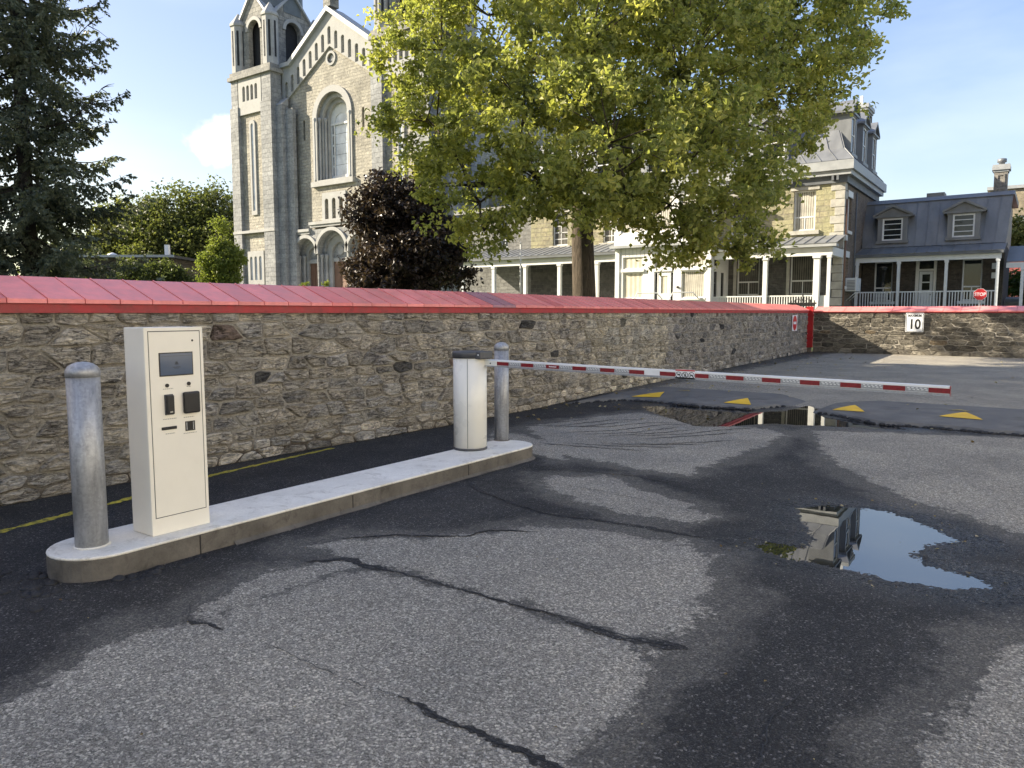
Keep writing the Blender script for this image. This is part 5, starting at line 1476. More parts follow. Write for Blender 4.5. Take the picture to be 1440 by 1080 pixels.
    # upper white bay above it
    plate('bay_front', rect(-19.6, -14.2, 5.13, 8.0), [rect(-19.2, -18.0, 5.9, 7.6), rect(-17.6, -16.2, 5.9, 7.6), rect(-15.8, -14.6, 5.9, 7.6)], PY + .9, .15, 'y', 'white_wood', rs)
    for a, b_ in ((-19.2, -18.0), (-17.6, -16.2), (-15.8, -14.6)): window(rs, 'y', a, b_, 5.9, 7.6, PY + .9, 'white_wood', 'glass', 'blind', ('vert',), .06, depth=.05)
    MB().box(-19.6, -19.44, PY + 1.051, Y - .04, 5.13, 8.0).build('bay_side', 'white_wood', rs); MB().box(-14.36, -14.2, PY + 1.051, Y - .04, 5.13, 8.0).build('bay_side', 'white_wood', rs)
    MB().box(-19.75, -14.05, PY + .7, Y - .5, 8.0, 8.1).build('bay_roof', 'cornice', rs)
    # entrance steps with pipe handrails
    mb = MB()
    for k in range(6): mb.box(-17.2, -14.95, PY - .62 - .3 * (k + 1), PY - .62 - .3 * k, 0, 1.4 - .23 * k)
    mb.box(-17.6, -14.6, PY - .62, PY - .301, 0, 1.44); mb.build('entrance_steps', 'cornice', rs)
    for x in (-17.25, -15.3):
        MB().tube([(x, PY - 1.9, .8), (x, PY - 1.9, 1.75), (x, PY - .95, 2.62), (x + .9, PY - .55, 2.62), (x + 1.2, PY - .5, 2.3)], .03, 8).build('handrail', 'white_wood', rs)
    # left-hand porch
    lx0, lx1 = -30.5, -18.9
    MB().box(lx0, lx1, PY - .1, Y - .04, 0, 1.3).build('porch_base', 'res_grey', rs)
    MB().box(lx0, lx1, PY - .14, Y - .04, 1.301, 1.42).build('porch_floor', 'cornice', rs)
    MB().box(lx0, lx1, PY - .1, PY + .12, 4.36, 4.72).build('porch_beam', 'white_wood', rs)
    MB().box(lx0 - .2, lx1, PY - .32, PY + .2, 4.722, 4.84).build('porch_gutter', 'cornice_dark', rs)
    seam_panels(rs, (lx0 - .2, PY - .32, 4.85), (lx1, PY - .32, 4.85), (lx1, Y - .04, 5.5), (lx0 - .2, Y - .04, 5.5), 26, 'lead_roof')
    for x in (-29.6, -27.2, -24.9, -22.55, -20.15): column(rs, x, PY, 1.42, 4.36, .2, 'white_wood' if x > -26 else 'bluewhite')  # far-left columns greyer: their shade is put into the paint colour
    railing(rs, (-20.05, PY), (-18.95, PY), 1.6, 2.42, 'white_wood')
    # grey stone wing further left
    plate('wing_wall', rect(-33, X0 - .06, 0, 8.2), [rect(-26.85, -26.2, 5.5, 7.6), rect(-29.5, -28.9, 5.5, 7.6)], 40.2, .35, 'y', 'res_grey', rs)
    for a, b_ in ((-26.85, -26.2), (-29.5, -28.9)): window(rs, 'y', a, b_, 5.5, 7.6, 40.2, 'bluewhite', 'glass', None, ('grid',))
    MB().box(-33, X0 - .06, 40.9, 47, 0, 8.1).build('inner_wall', 'dark', rs)
    MB().box(-33.2, X0, 39.9, 47, 8.21, 8.5).build('wing_roof', 'dark_metal', rs)
    MB().box(-30.6, -26, Y - .02, 40.19, 0, 5.4).build('wing_base', 'res_grey', rs)
build_residence()

# ------------------------------------------------------------------ grey mansard house
def build_house():
    Y, X0, X1 = 43.3, -8.0, -1.75
    h = empty('mansard_house', (-4.9, 45, 0), 'small dark brick house with grey metal mansard, two dormers and white railed porch', 'house')
    holes = [rect(-7.42, -6.55, 2.2, 4.25), rect(-3.45, -2.6, 2.2, 4.25), rect(-5.5, -4.55, 1.45, 4.3)]
    plate('front_wall', rect(X0, X1, 0, 4.95), holes, Y, .3, 'y', 'house_brick', h)
    MB().box(X0, X1, Y + .5, 50, 0, 4.9).build('inner_wall', 'dark', h)
    MB().box(X1 - .3, X1 - .001, Y + .301, 50, 0, 4.94).build('side_wall', 'house_brick', h)
    for a, b_ in ((-7.42, -6.55), (-3.45, -2.6)):
        window(h, 'y', a, b_, 2.2, 4.25, Y, 'bluewhite', 'glass', None, ('lowthird',))
        MB().box(a - .15, b_ + .15, Y - .14, Y - .001, 2.05, 2.19).build('sill', 'bluewhite', h)
    bx = MB().box(-7.25, -6.72, Y - .28, Y - .02, 2.2, 2.62).build('air_conditioner', 'ac', h, bevel=.015)
    mb = MB()
    for k in range(5): mb.box(-7.2, -6.77, Y - .287, Y - .281, 2.25 + k * .07, 2.28 + k * .07)
    mb.build('grille_slat', 'cornice_dark', bx)
    dr = plate('house_door', rect(-5.33, -4.72, 1.45, 3.7), [rect(-5.2, -4.85, 2.75, 3.55)], Y + .1, .06, 'y', 'bluewhite', h)
    plate('door_frame', rect(-5.5, -4.55, 1.45, 4.3), [rect(-5.35, -4.7, 1.46, 3.72), rect(-5.35, -4.7, 3.82, 4.22)], Y + .05, .1, 'y', 'white_wood', h)
    MB().box(-5.25, -4.8, Y + .135, Y + .145, 2.7, 3.6).build('door_pane', 'glass', dr)
    MB().box(-5.22, -4.83, Y + .11, Y + .133, 3.12, 3.18).build('glazing_bar', 'bluewhite', dr)
    MB().lathe([(.025, 0), (.035, .02), (.02, .05)], (-4.79, Y + .07, 2.5), 10).build('door_knob', 'iron', dr)
    MB().box(-5.36, -4.69, Y + .13, Y + .14, 3.8, 4.24).build('transom_pane', 'glass', h)
    for z in (3.55, 4.0): MB().box(-2.22, -2.0, Y - .08, Y - .001, z - .28, z).build('meter_box', 'bluewhite', h)
    # eaves band, mansard sheets, ridge
    mb = MB(); mb.box(X0, X1 + .02, Y - .28, Y + .2, 4.5, 4.83); mb.box(X0, X1 + .12, Y - .36, Y + .2, 4.832, 4.93); mb.build('eaves_band', 'dark_metal', h)
    for x in (-7.4, -5.6, -3.9, -2.2): MB().box(x - .06, x + .06, Y - .42, Y - .29, 4.7, 4.83).build('bracket', 'dark_metal', h)
    seam_panels(h, (X0, Y - .34, 4.94), (X1 + .05, Y - .34, 4.94), (X1 + .2, Y + .75, 7.34), (X0 - .2, Y + .75, 7.34), 13, 'dark_metal')
    MB().prism([(Y - .2, 4.94), (50, 4.94), (50, 7.2), (Y + .8, 7.2)], 'x', X0, X1).build('attic_core', 'dark_metal', h)
    MB().prism([(Y + .62, 7.3), (Y + .9, 7.52), (50, 7.6), (50, 7.3)], 'x', X0 - .2, X1 + .25).build('roof_deck', 'lead_roof', h)
    MB().box(-5.3, -4.5, Y + 1.0, Y + 1.9, 7.45, 7.72).build('roof_hatch', 'dark_metal', h)
    for c in (-6.62, -3.48): dormer(h, 'y', c, .47, 5.3, 6.42, Y - .3, 1.1, 'dark_metal', 'dark_metal', 'white_wood', .42, 'quarters', .22)
    cb = MB().box(-2.42, -1.86, Y + 1.2, Y + 1.9, 7.3, 8.6).build('chimney', 'chimney', h)
    mb = MB(); mb.box(-2.52, -1.76, Y + 1.1, Y + 2.0, 8.6, 8.78); mb.box(-2.46, -1.82, Y + 1.16, Y + 1.94, 8.5, 8.599); mb.box(-2.5, -1.78, Y + 1.12, Y + 1.98, 8.78, 8.86); mb.build('chimney_cap', 'cornice', cb)
    MB().lathe([(.13, 0), (.13, .12), (.2, .14), (.2, .3), (.05, .34)], (-2.14, Y + 1.5, 8.862), 14).build('chimney_cowl', 'lead_roof', cb)
    plate('chimney_panel', rect(-2.32, -1.96, 7.65, 8.4), [rect(-2.25, -2.03, 7.72, 8.33)], Y + 1.16, .039, 'y', 'chimney', cb)
    # porch
    PY = 41.5
    MB().box(X0, -1.75, PY - .15, Y - .001, 0, 1.35).build('porch_base', 'res_grey', h)
    MB().box(X0, -1.73, PY - .18, Y - .001, 1.351, 1.45).build('porch_floor', 'cornice', h)
    MB().box(X0, -1.78, PY - .08, PY + .1, 4.12, 4.36).build('porch_beam', 'bluewhite', h)
    MB().box(X0, -1.7, PY - .22, PY + .1, 4.362, 4.47).build('porch_gutter', 'cornice_dark', h)
    seam_panels(h, (X0, PY - .2, 4.475), (-1.66, PY - .2, 4.475), (-1.66, Y - .37, 4.9), (X0, Y - .37, 4.9), 12, 'dark_metal')
    for x in (-7.92, -6.02, -3.97, -1.9): column(h, x, PY, 1.45, 4.12, .13, 'bluewhite')
    for a, b_ in ((-7.85, -6.1), (-5.94, -4.05), (-3.9, -1.97)): railing(h, (a, PY), (b_, PY), 1.62, 2.66, 'bluewhite', .12)
    mb = MB(); mb.lathe([(.03, 0), (.03, .5), (.015, .6)], (-4.4, PY + .1, 1.6), 8); mb.build('porch_lamp', 'white_wood', h)
    # lean-to roof at the right end
    seam_panels(h, (-1.6, PY + .6, 3.95), (3.5, PY + .6, 3.95), (3.5, Y + 1.5, 4.85), (-1.6, Y + 1.5, 4.85), 8, 'dark_metal', 'lean_to_sheet')
    MB().box(-1.6, 3.5, PY + .62, PY + .75, 3.7, 3.94).build('porch_beam', 'bluewhite', h)
    column(h, -.95, PY + .68, 0, 3.7, .13, 'bluewhite')
build_house()

# ------------------------------------------------------------------ other buildings far right and far left
def build_far_buildings():
    a = empty('apartment_block', (3, 74, 0), 'beige brick apartment block with flat roof far behind the grey house', 'building')
    holes = [rect(x, x + 1.3, z, z + 1.6) for x in (-2.3, .6, 3.5, 6.4) for z in (1.5, 4.6, 7.6)]
    plate('front_wall', rect(-4.2, 12, 0, 11.3), holes, 71.5, .3, 'y', 'beige_brick', a)
    for hh in holes: window(a, 'y', hh[0][0], hh[1][0], hh[0][1], hh[2][1], 71.5, 'bluewhite', 'glass_pale', None, ('vert',))
    MB().box(-4.19, 12, 71.801, 82, 0, 11.2).build('block_body', 'beige_brick', a)
    MB().box(-4.3, 12.1, 71.3, 82.1, 11.301, 11.55).build('parapet', 'cornice', a)
    b = empty('brick_building', (3, 60, 0), 'low red brick building with grey roof edge right of the grey house', 'building')
    MB().box(-3, 9, 57.5, 66, 0, 5.5).build('brick_wall', 'red_brick', b)
    MB().box(-3.2, 9.2, 57.3, 66.2, 5.501, 5.75).build('roof_edge', 'cornice', b)
    MB().box(-3.05, 9.05, 57.43, 57.5 - .001, 3.4, 3.6).build('string_course', 'cornice', b)
    # iron fence and bin beside the house
    f = empty('iron_fence', (.2, 46.3, 0), 'black iron railing fence beside the bin right of the grey house', 'fence')
    MB().box(-1.6, 3, 46.28, 46.32, 2.3, 2.35).build('rail', 'iron', f); MB().box(-1.6, 3, 46.28, 46.32, 1.2, 1.25).build('rail', 'iron', f)
    for k in range(30): MB().box(-1.55 + k * .15, -1.53 + k * .15, 46.255, 46.279, .02, 2.5).build('picket', 'iron', f)
    bn = empty('rubbish_bin', (-1.35, 45.4, 0), 'dark lidded bin between the grey house and the iron fence', 'bin')
    MB().hexa([(-1.6, 45.1, .05), (-1.1, 45.1, .05), (-1.1, 45.7, .05), (-1.6, 45.7, .05)], [(-1.68, 45.0, 2.15), (-1.02, 45.0, 2.15), (-1.02, 45.8, 2.15), (-1.68, 45.8, 2.15)]).build('bin_body', 'cornice_dark', bn)
    MB().hexa([(-1.7, 44.97, 2.152), (-1.0, 44.97, 2.152), (-1.0, 45.83, 2.152), (-1.7, 45.83, 2.152)], [(-1.66, 45.1, 2.3), (-1.04, 45.1, 2.3), (-1.04, 45.8, 2.4), (-1.66, 45.8, 2.4)]).build('bin_lid', 'cornice_dark', bn)
    # unseen brick block added on the left to shade the car park
    t = empty('shade_block', (-43, -9.5, 0), 'unseen tall brown brick block added left of the car park for shade', 'building')
    zs = [1.2 + 3.2 * k for k in range(7)]
    hl = [rect(y, y + 1.5, z, z + 1.7) for y in range(-18, -1, 4) for z in zs]
    plate('shade_block_wall', rect(-19.5, .5, 0, 23.5), hl, -37, .3, 'x', 'brown_brick', t)
    MB().box(-52, -37.301, -19.5, .5, 0, 23.4).build('block_body', 'brown_brick', t)
    MB().box(-52.3, -36.8, -19.8, .8, 23.501, 24.0).build('parapet', 'cornice', t)
    for hh in hl: window(t, 'x', hh[0][0], hh[1][0], hh[0][1], hh[2][1], -37, 'white_wood', 'glass', None, ())
    # unseen pale block added on the right to bounce sunlight onto the wall
    n = empty('bounce_block', (19, 6, 0), 'unseen long pale block added right of the car park to bounce sunlight', 'building')
    zs = [1.2 + 3.1 * k for k in range(4)]
    hl = [rect(y, y + 1.2, z, z + 1.6) for y in range(-13, 24, 4) for z in zs]
    plate('rendered_wall', rect(-16, 26, 0, 13.2), hl, 14, -.3, 'x', 'render', n)
    MB().box(14.301, 25, -16, 26, 0, 13.1).build('block_body', 'render', n)
    MB().box(13.8, 25.2, -16.2, 26.2, 13.201, 13.5).build('parapet', 'cornice', n)
    for hh in hl:
        w = MB().box(14.1, 14.16, hh[0][0], hh[1][0], hh[0][1], hh[2][1]).build('window', 'white_wood', n)
        MB().box(14.09, 14.099, hh[0][0] + .08, hh[1][0] - .08, hh[0][1] + .08, hh[2][1] - .08).build('pane', 'glass', w)
    # low flat-roofed house beyond the spruce
    l = empty('flat_roofed_house', (-73, 39.5, 0), 'low dark flat roofed house with white chimney pipe far left behind the wall', 'house')
    c, s = .815, .579
    def q(u, v, z): return (-73.5 + u * c - v * s, 39.6 + u * s + v * c, z)
    def qb(u0, u1, v0, v1, z0, z1): return [q(u0, v0, z0), q(u1, v0, z0), q(u1, v1, z0), q(u0, v1, z0)], [q(u0, v0, z1), q(u1, v0, z1), q(u1, v1, z1), q(u0, v1, z1)]
    MB().hexa(*qb(-5, 3.2, 0, 8, 0, 7.0)).build('house_wall', 'house_brick', l)
    MB().hexa(*qb(-5.5, 3.7, -.6, 8.5, 7.002, 7.25)).build('roof', 'roof_black', l)
    MB().hexa(*qb(-5.55, 3.75, -.68, -.601, 7.05, 7.28)).build('roof_edge', 'cornice', l)
    MB().hexa(*qb(2.1, 2.5, 1, 1.4, 7.251, 8.4)).build('chimney_pipe', 'sign_white', l)
    MB().lathe([(.5, 0), (.45, .25), (.1, .4)], q(-3.4, 1.5, 7.251), 12).build('roof_vent', 'sign_white', l)
    w = MB().hexa(*qb(1.6, 2.8, -.03, -.002, 5.0, 5.9)).build('window', 'sign_white', l)
    MB().hexa(*qb(1.7, 2.7, -.05, -.031, 5.08, 5.82)).build('pane', 'glass', w)
    p = empty('flagpole', (-18.8, 27.1, 0), 'thin white pole standing left of the maple trunk', 'pole')
    MB().lathe([(.05, 0), (.04, 2.5), (.025, 4.6)], (-18.8, 27.1, 0), 10).build('pole', 'white_wood', p)
    MB().lathe([(.02, 0), (.045, .04), (.02, .08), (.0001, .09)], (-18.8, 27.1, 4.6), 10).build('pole_ball', 'white_wood', p)
    p = empty('marker_post', (-20.8, 25.7, 0), 'short pale post beside the purple tree', 'post')
    MB().lathe([(.035, 0), (.035, 2.8), (.0001, 2.83)], (-20.8, 25.7, 0), 10).build('post', 'bluewhite', p)
    s_ = empty('board', (-18.65, 23.55, 0), 'small white board top showing above the cap left of the maple', 'board')
    MB().box(-18.9, -18.35, 23.5, 23.56, 1.6, 2.42).build('panel', 'white_wood', s_)
    for x in (-18.86, -18.42): MB().box(x, x + .05, 23.561, 23.61, 0, 2.45).build('leg', 'white_wood', s_)
build_far_buildings()

# ------------------------------------------------------------------ trees
def mesh_arrays(name, V, F, mat, attrs=None, smooth=False):
    me = bpy.data.meshes.new(name); k = F.shape[1]
    me.vertices.add(len(V)); me.vertices.foreach_set('co', V.astype(np.float32).ravel())
    me.loops.add(F.size); me.loops.foreach_set('vertex_index', F.astype(np.int32).ravel())
    me.polygons.add(len(F)); me.polygons.foreach_set('loop_start', np.arange(0, F.size, k, dtype=np.int32))
    me.polygons.foreach_set('use_smooth', np.full(len(F), smooth))
    me.update(calc_edges=True)
    for nm, arr in (attrs or {}).items():
        a = me.attributes.new(nm, 'FLOAT', 'POINT'); a.data.foreach_set('value', arr.astype(np.float32))
    me.materials.append(M[mat])
    return me

def leaf_cloud(C, nrm, size, hue, rng, name, mat, aspect=.62, fold=.18):
    """folded leaf blades: C centres, nrm facing"""
    n = len(C)
    t = rng.normal(size=(n, 3)); t[:, 2] -= .5
    t -= nrm * (t * nrm).sum(1, keepdims=True); t /= np.linalg.norm(t, axis=1, keepdims=True) + 1e-9
    b = np.cross(nrm, t)
    s = (size * rng.uniform(.65, 1.3, n))[:, None]
    base = C - t * s * .5; tip = C + t * s * .5
    l = C + b * s * aspect * .5 + nrm * s * fold - t * s * .08; r = C - b * s * aspect * .5 + nrm * s * fold - t * s * .08
    V = np.stack([base, l, tip, r], 1).reshape(-1, 3)
    i = np.arange(n)[:, None] * 4
    F = np.concatenate([i + np.array([[0, 2, 1]]), i + np.array([[0, 3, 2]])], 0)
    return mesh_arrays(name, V, F, mat, {'hue': np.repeat(np.clip(hue, 0, 1), 4)})

def broad_tree(name, label, base, blobs, trunk_r, fork_z, leaf_mat, n_clump, per, leaf, spread, seed, bark='bark', group=None, trunk_lean=(0, 0), hue_mid=.5, sun_hue=.0, cat='tree', limbs=True, hang=.0, dens_far=1e9):
    rng = np.random.default_rng(seed); rg = random.Random(seed)
    root = empty(name, base, label, cat, group)
    B = np.array(blobs, float)
    # clumps spread over the blobs' volume, denser to the outside
    w = B[:, 3] ** 2 * np.where((B[:, 0] * -.579 + B[:, 1] * .815) > dens_far, .5, 1.0); w /= w.sum()
    k = rng.choice(len(B), n_clump, p=w)
    d = rng.normal(size=(n_clump, 3)); d /= np.linalg.norm(d, axis=1, keepdims=True)
    rad = rng.uniform(.12, 1, n_clump) ** .3
    C = B[k, :3] + d * (B[k, 3] * rad)[:, None] * np.array([1, 1, .88])
    d_ = d[C[:, 2] > base[2] + .6]; C = C[C[:, 2] > base[2] + .6]
    # limbs
    mb = MB()
    bz = Vector(base)
    fork = Vector((base[0] + trunk_lean[0], base[1] + trunk_lean[1], base[2] + fork_z))
    tr = []
    for i in range(9):
        t = i / 8; p = bz.lerp(fork, t) + Vector((math.sin(t * 5) * .05, math.cos(t * 4) * .04, 0)) * trunk_r * 2
        tr.append((p, trunk_r * (1 + .38 * max(0, 1 - t * 4) ** 2) * (1 - .18 * t)))
    vs = []
    mb.tube([p for p, r_ in tr], [r_ for p, r_ in tr], 16)
    nodes = [(fork, trunk_r * .8)]
    if limbs:
        order = sorted(range(len(B)), key=lambda i: (Vector(B[i, :3]) - fork).length)
        for i in order:
            tgt = Vector(B[i, :3])
            bn = min(nodes, key=lambda n_: (n_[0] - tgt).length + (0 if n_[0].z < tgt.z + .5 else 1.5) - n_[1] * 2)
            L = (tgt - bn[0]).length
            if L < .3: continue
            r0 = min(bn[1] * .78, .06 + .026 * L + B[i, 3] * .024); m = max(4, int(L / .5)); pts = []; rr = []
            mid = bn[0].lerp(tgt, .5) + Vector((rg.uniform(-.12, .12) * L, rg.uniform(-.12, .12) * L, .1 * L))
            for j in range(m + 1):
                t = j / m
                p = bn[0] * (1 - t) ** 2 + mid * 2 * t * (1 - t) + tgt * t * t + Vector((rg.uniform(-1, 1), rg.uniform(-1, 1), rg.uniform(-1, 1))) * .06 * (0 < j)
                pts.append(p); rr.append(r0 * (1 - .62 * t))
                if j and j % 2 == 0: nodes.append((p, rr[-1]))
            mb.tube(pts, rr, 7); nodes.append((tgt, rr[-1]))
        # twigs out to clumps
        NP = np.array([tuple(n_[0]) for n_ in nodes])
        for c in C[:: max(1, len(C) // 420)]:
            j = np.argmin(((NP - c) ** 2).sum(1)); a = Vector(NP[j]); b_ = Vector(c)
            if .25 < (b_ - a).length < 4:
                mb.tube([a, a.lerp(b_, .5) + Vector((rg.uniform(-.1, .1), rg.uniform(-.1, .1), .08)), b_], [.03, .018, .006], 4)
    mb.build('trunk', bark, root)
    # leaves
    n = len(C) * per; ci = np.repeat(np.arange(len(C)), per)
    sp = spread * rng.uniform(.6, 1.3, len(C))
    off = rng.normal(size=(n, 3)); off /= np.linalg.norm(off, axis=1, keepdims=True); off *= (rng.random(n) ** .45 * 1.75)[:, None]
    off *= np.array([1, 1, .62]) * sp[ci][:, None]
    off += d_[ci] * (rng.uniform(-1.3, 1.1, n) * sp[ci])[:, None]
    off[:, 2] -= hang * np.abs(rng.normal(size=n)) * sp[ci]
    P = C[ci] + off
    nr = rng.normal(size=(n, 3)) * .75 + np.array([0, 0, .55]) + off / (spread + 1e-6) * .25
    nr /= np.linalg.norm(nr, axis=1, keepdims=True)
    hue = hue_mid + rng.normal(size=len(C))[ci] * .13 + rng.normal(size=n) * .13
    me = leaf_cloud(P - np.array(base), nr, leaf, hue, rng, 'crown', leaf_mat)
    o = bpy.data.objects.new('crown', me); COL.objects.link(o); o.parent = root
    return root

MAPLE = [(-16.35,19.05,10.05,2.26),(-16.08,18.02,7.57,1.67),(-14.37,18.0,5.45,1.79),(-13.45,17.57,4.0,.85),(-12.41,18.17,7.47,2.86),(-11.53,17.57,5.2,1.4),(-10.94,19.22,9.23,3.1),(-9.47,17.81,6.03,2.86),(-9.6,18.94,4.7,1.05),(-9.18,21.69,8.76,3.1),(-8.18,19.95,5.69,2.5),(-8.39,19.8,3.66,1.0),(-7.37,21.75,4.47,1.55),(-7.74,23.94,7.35,2.26),(-7.38,25.43,10.05,2.62),(-6.33,27.4,11.08,2.02),(-6.66,27.16,9.12,1.43),(-5.68,29.09,11.68,1.3),(-5.95,28.2,11.9,1.3),(-7.01,22.01,3.56,.83),(-15.06,24.88,10.63,3.57),(-11.82,27.18,11.91,3.81),(-16.64,22.53,11.31,2.86),(-14.85,20.12,13.32,3.33),(-12.09,22.08,14.39,4.29),(-9.32,24.04,13.75,4.05),(-7.37,26.66,13.34,2.86),(-14.51,26.49,16.95,3.57)]
broad_tree('maple_tree', 'huge yellow green maple with thick brown trunk rising behind the red capped wall', (-12.55, 21.75, 0), MAPLE, .42, 5.2, 'maple_leaf', 2000, 62, .18, .25, 21, hue_mid=.52, hang=.35, dens_far=25.4)
PURPLE = [(-22.21,23.47,4.89,2.0),(-22.57,22.6,5.71,1.4),(-21.15,23.62,3.96,1.75),(-21.77,22.56,3.06,2.0),(-22.72,21.88,3.35,1.0),(-21.56,24.55,5.54,1.25),(-22.8,23.05,6.66,.75),(-23.1,22.85,7.4,.3),(-20.51,24.69,3.25,.7),(-23.58,21.88,2.78,.6),(-22.29,24.03,6.74,.75)]
broad_tree('purple_maple', 'dark purple leaved tree in front of the church portal', (-22.1, 23.5, 0), PURPLE, .14, 1.6, 'purple_leaf', 620, 60, .19, .24, 22, 'bark_dark', hue_mid=.42)
BG = [[(-88.64,47.42,10.85,4.71),(-90.29,46.25,12.0,3.3),(-84.08,46.98,8.0,3.9),(-88,46,5,4)],
      [(-84.1,50.64,12.3,4.6),(-83.32,47.9,11.0,3.4),(-80.41,49.59,8.0,4.6),(-83,49,5,4.5)],
      [(-80.64,53.1,13.2,4.11),(-77.19,51.88,9.74,4.29),(-79.13,50.5,7.31,4.29),(-78,51,4.5,4.3)],
      [(-91.55,45.35,7.09,3.43),(-94.34,43.37,6.67,4.29),(-88.5,44.73,5.4,3.43)]]
labs = ['sunlit yellow green tree beside the spruce far left', 'broad green tree in the middle of the distant row', 'darker green tree against the church tower', 'low dark green tree behind the spruce']
for k, b in enumerate(BG):
    broad_tree('background_tree', labs[k], (b[0][0] + .5, b[0][1], 0), b, .35, 4, 'bg_leaf', 520, 34, .42, .75, 30 + k, 'bark_dark', 'distant trees left of the church', hue_mid=(.72, .5, .36, .3)[k])
broad_tree('background_shrub', 'grey green bush in front of the low flat roofed house', (-67.5, 38.2, 0), [(-67.5,38.2,5.0,1.5),(-66.0,39.2,5.2,1.3),(-69.5,36.6,5.0,1.5),(-68,38,3,2)], .1, 2, 'bg_leaf', 220, 40, .3, .4, 46, 'bark_dark', hue_mid=.3, cat='shrub')
broad_tree('birch_tree', 'pale yellow green birch just left of the church tower', (-53.6, 35.2, 0), [(-53.65,35.48,8.6,.6),(-53.52,35.58,6.93,.95),(-53.65,34.87,5.78,1.1),(-52.85,35.43,4.95,1.1),(-54.14,34.52,4.4,.6),(-52.71,36.15,6.1,.9),(-53.4,35.3,3.6,1.2)], .12, 3, 'birch_leaf', 260, 60, .2, .22, 41, 'bark_dark', hue_mid=.5, hang=1.5)
broad_tree('shrub', 'green shrub beside the porch end right of the grey house', (-1.1, 52, 0), [(-1.1,52,2.6,1.1),(-.6,52.4,3.6,.9),(-1.5,52.2,3.4,.7),(0.2,52.6,3.0,1.0)], .08, 1.2, 'shrub_leaf', 130, 40, .2, .25, 43, 'bark_dark', hue_mid=.4, cat='shrub')
broad_tree('small_tree', 'small yellowing tree in front of the beige apartment block', (-1.9, 66, 0), [(-1.9,66,7.3,1.3),(-1.4,66.3,6.0,1.4),(-2.4,66.1,5.6,1.2)], .1, 4, 'bg_leaf', 130, 40, .28, .35, 44, 'bark_dark', hue_mid=.75)
for k, x in enumerate((-50.1, -47.3)):
    broad_tree('potted_plant', ['yellow green plant by the side door of the church', 'yellow green plant by the middle church door'][k], (x - 3.75 + (.0 if k else 0), 43.9, 3.4), [(x - 3.75, 43.9, 3.95, .32)], .04, .4, 'birch_leaf', 24, 26, .16, .14, 50 + k, 'bark_dark', 'plants on the church landing', cat='plant', limbs=False)

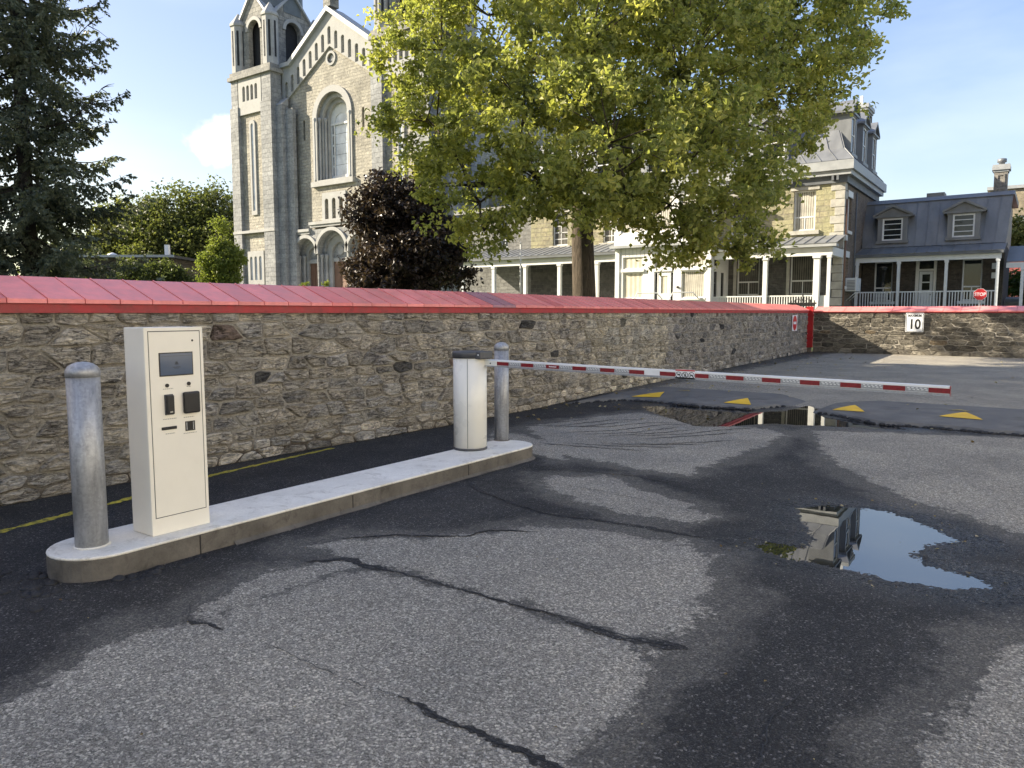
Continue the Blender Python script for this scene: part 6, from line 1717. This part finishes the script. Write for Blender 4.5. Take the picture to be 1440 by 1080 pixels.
def spruce_meshes(H, Rm, seed, dead=True):
    rng = np.random.default_rng(seed); rg = random.Random(seed)
    tk = MB()
    tk.tube([(0, 0, H * t) for t in np.linspace(0, 1, 10)], [max(.02, .24 * (1 - t) + .02) for t in np.linspace(0, 1, 10)], 10)
    P0, DIR, LEN, HU = [], [], [], []
    z = 1.0
    while z < H - .3:
        m = rg.choice((4, 5, 5, 6)); a0 = rg.uniform(0, 6.28)
        for q in range(m):
            if rg.random() < .1: continue
            f = 1 - z / H
            L = Rm * (f ** .75) * rg.uniform(.62, 1.12) + .25
            a = a0 + 6.283 * q / m + rg.uniform(-.3, .3); d = Vector((math.cos(a), math.sin(a), 0)); s = Vector((-d.y, d.x, 0))
            droop = rg.uniform(.12, .34) * L; pts = []
            n = max(4, int(L / .2))
            zz = z + rg.uniform(-.15, .15)
            for i in range(n + 1):
                t = i / n
                pts.append(d * (L * t) + s * (math.sin(t * 3 + a) * .08 * L * .5) + Vector((0, 0, zz - droop * math.sin(t * 2.2) * .9 + .16 * L * t ** 3)))
            tk.tube(pts[::2] if len(pts) > 6 else pts, [.035 * (1 - .85 * i / max(1, len(pts[::2] if len(pts) > 6 else pts) - 1)) for i in range(len(pts[::2] if len(pts) > 6 else pts))], 4)
            hu = rg.uniform(.25, .75)
            for i in range(1, n + 1):
                t = i / n; p = pts[i]; fw = (pts[i] - pts[i - 1]).normalized()
                if t < .22 and rg.random() < .6: continue
                for sd in (-1, 1):
                    tl = (.2 + .62 * L * .3 * (1 - t) ** .7 + .12) * rg.uniform(.7, 1.2)
                    dr = (fw * rg.uniform(.35, .8) + s * sd * rg.uniform(.5, 1) + Vector((0, 0, rg.uniform(-.75, -.1)))).normalized()
                    st = max(2, int(tl / .1))
                    for u in range(st):
                        c = p + dr * (tl * (u + .3) / st) + Vector((0, 0, -.16 * (u / st) ** 2 * tl))
                        for _ in range(6):
                            P0.append(c); v = (dr * .8 + Vector((rg.gauss(0, .55), rg.gauss(0, .55), rg.gauss(-.35, .45)))).normalized()
                            DIR.append(v); LEN.append(rg.uniform(.1, .19)); HU.append(hu + rg.gauss(0, .12))
        z += rg.uniform(.26, .42) * (1.1 if z < H * .7 else .8)
    if dead:
        for zz, a, L in ((7.6, .75, 4.0), (9.8, .9, 2.9), (5.3, .2, 2.6)):
            d = Vector((math.cos(a), math.sin(a), 0)); s = Vector((-d.y, d.x, 0))
            pts = [d * (L * t) + Vector((0, 0, zz - .25 * L * t * (1 - t) * 2.2 + .1 * t * L)) for t in np.linspace(0, 1, 8)]
            tk.tube(pts, [.045 * (1 - .8 * t) for t in np.linspace(0, 1, 8)], 5)
            for i in range(3, 8):
                for _ in range(5):
                    e = pts[i] + d * rg.uniform(.1, .45) + s * rg.uniform(-.5, .5) + Vector((0, 0, rg.uniform(-.3, .35)))
                    tk.tube([pts[i], pts[i].lerp(e, .5) + Vector((0, 0, .04)), e], [.014, .009, .004], 4)
    n = len(P0); P = np.array([tuple(p) for p in P0]); D = np.array([tuple(p) for p in DIR]); Ln = np.array(LEN)[:, None]
    w = np.cross(D, rng.normal(size=(n, 3))); w /= np.linalg.norm(w, axis=1, keepdims=True) + 1e-9
    W = .034
    V = np.stack([P - w * W * .5, P + D * Ln * .5 - w * W, P + D * Ln, P + D * Ln * .5 + w * W], 1).reshape(-1, 3)
    F = np.arange(n)[:, None] * 4 + np.array([[0, 1, 2, 3]])
    me = mesh_arrays('needle_sprays', V, F, 'needle', {'hue': np.repeat(np.clip(HU, 0, 1), 4)})
    return tk, me, n

def build_spruces():
    tk, me, n = spruce_meshes(24, 3.7, 61)
    print('spruce blades', n)
    spots = [((-26.4, 10.7, 0), 1.0, -.62 + 0, 'tall dark spruce with drooping boughs, farthest left of the trees beyond the wall')]
    tm = None
    for (loc, sc, rot, lab) in spots:
        root = empty('spruce_tree', loc, lab, 'tree', None)
        root.rotation_euler = (0, 0, rot); root.scale = (sc, sc, sc)
        if tm is None: tm = tk.mesh('trunk'); tm.materials.append(M['bark_dark'])
        a = bpy.data.objects.new('trunk', tm); b = bpy.data.objects.new('needle_sprays', me)
        for o in (a, b): COL.objects.link(o); o.parent = root
build_spruces()

# ------------------------------------------------------------------ leaf litter
def build_litter():
    rng = np.random.default_rng(77); n = 420
    y = rng.uniform(9, 31.5, n); x = -7.0 - np.clip((y - 10) * .035, 0, 1) + rng.exponential(1.1, n) * (.4 + (y > 15) * 1.1)
    x = np.where(rng.random(n) < .25, rng.uniform(-7, 1, n), x)
    C = np.stack([x, y, np.full(n, .012)], 1); C[:, 2] += np.where((y > 12) & (y < 15.3), .075, 0)
    nr = rng.normal(size=(n, 3)) * .25 + np.array([0, 0, 1]); nr /= np.linalg.norm(nr, axis=1, keepdims=True)
    m2 = 46; t = rng.uniform(0, 1, m2) * len(PUD1); i0 = t.astype(int) % len(PUD1); f = (t % 1)[:, None]
    Q = np.array(PUD1); q = Q[i0] * (1 - f) + Q[(i0 + 1) % len(PUD1)] * f; cc = Q.mean(0); q = cc + (q - cc) * rng.uniform(.9, 1.3, (m2, 1))
    C[:m2, 0] = q[:, 0]; C[:m2, 1] = q[:, 1]; C[:m2, 2] = .006; szs = np.full(n, .07); szs[:m2] = rng.uniform(.012, .035, m2)
    C[m2:m2 + 60, 0] = rng.uniform(-4.4, 0, 60); C[m2:m2 + 60, 1] = rng.uniform(1.2, 8, 60); C[m2:m2 + 60, 2] = .008; szs[m2:m2 + 60] = rng.uniform(.008, .02, 60)
    me = leaf_cloud(C, nr, szs, rng.random(n), rng, 'fallen_leaves', 'litter', .8, .1)
    o = bpy.data.objects.new('fallen_leaves', me); COL.objects.link(o); tag(o, 'scattered dry fallen leaves on the asphalt', kind='stuff')
build_litter()
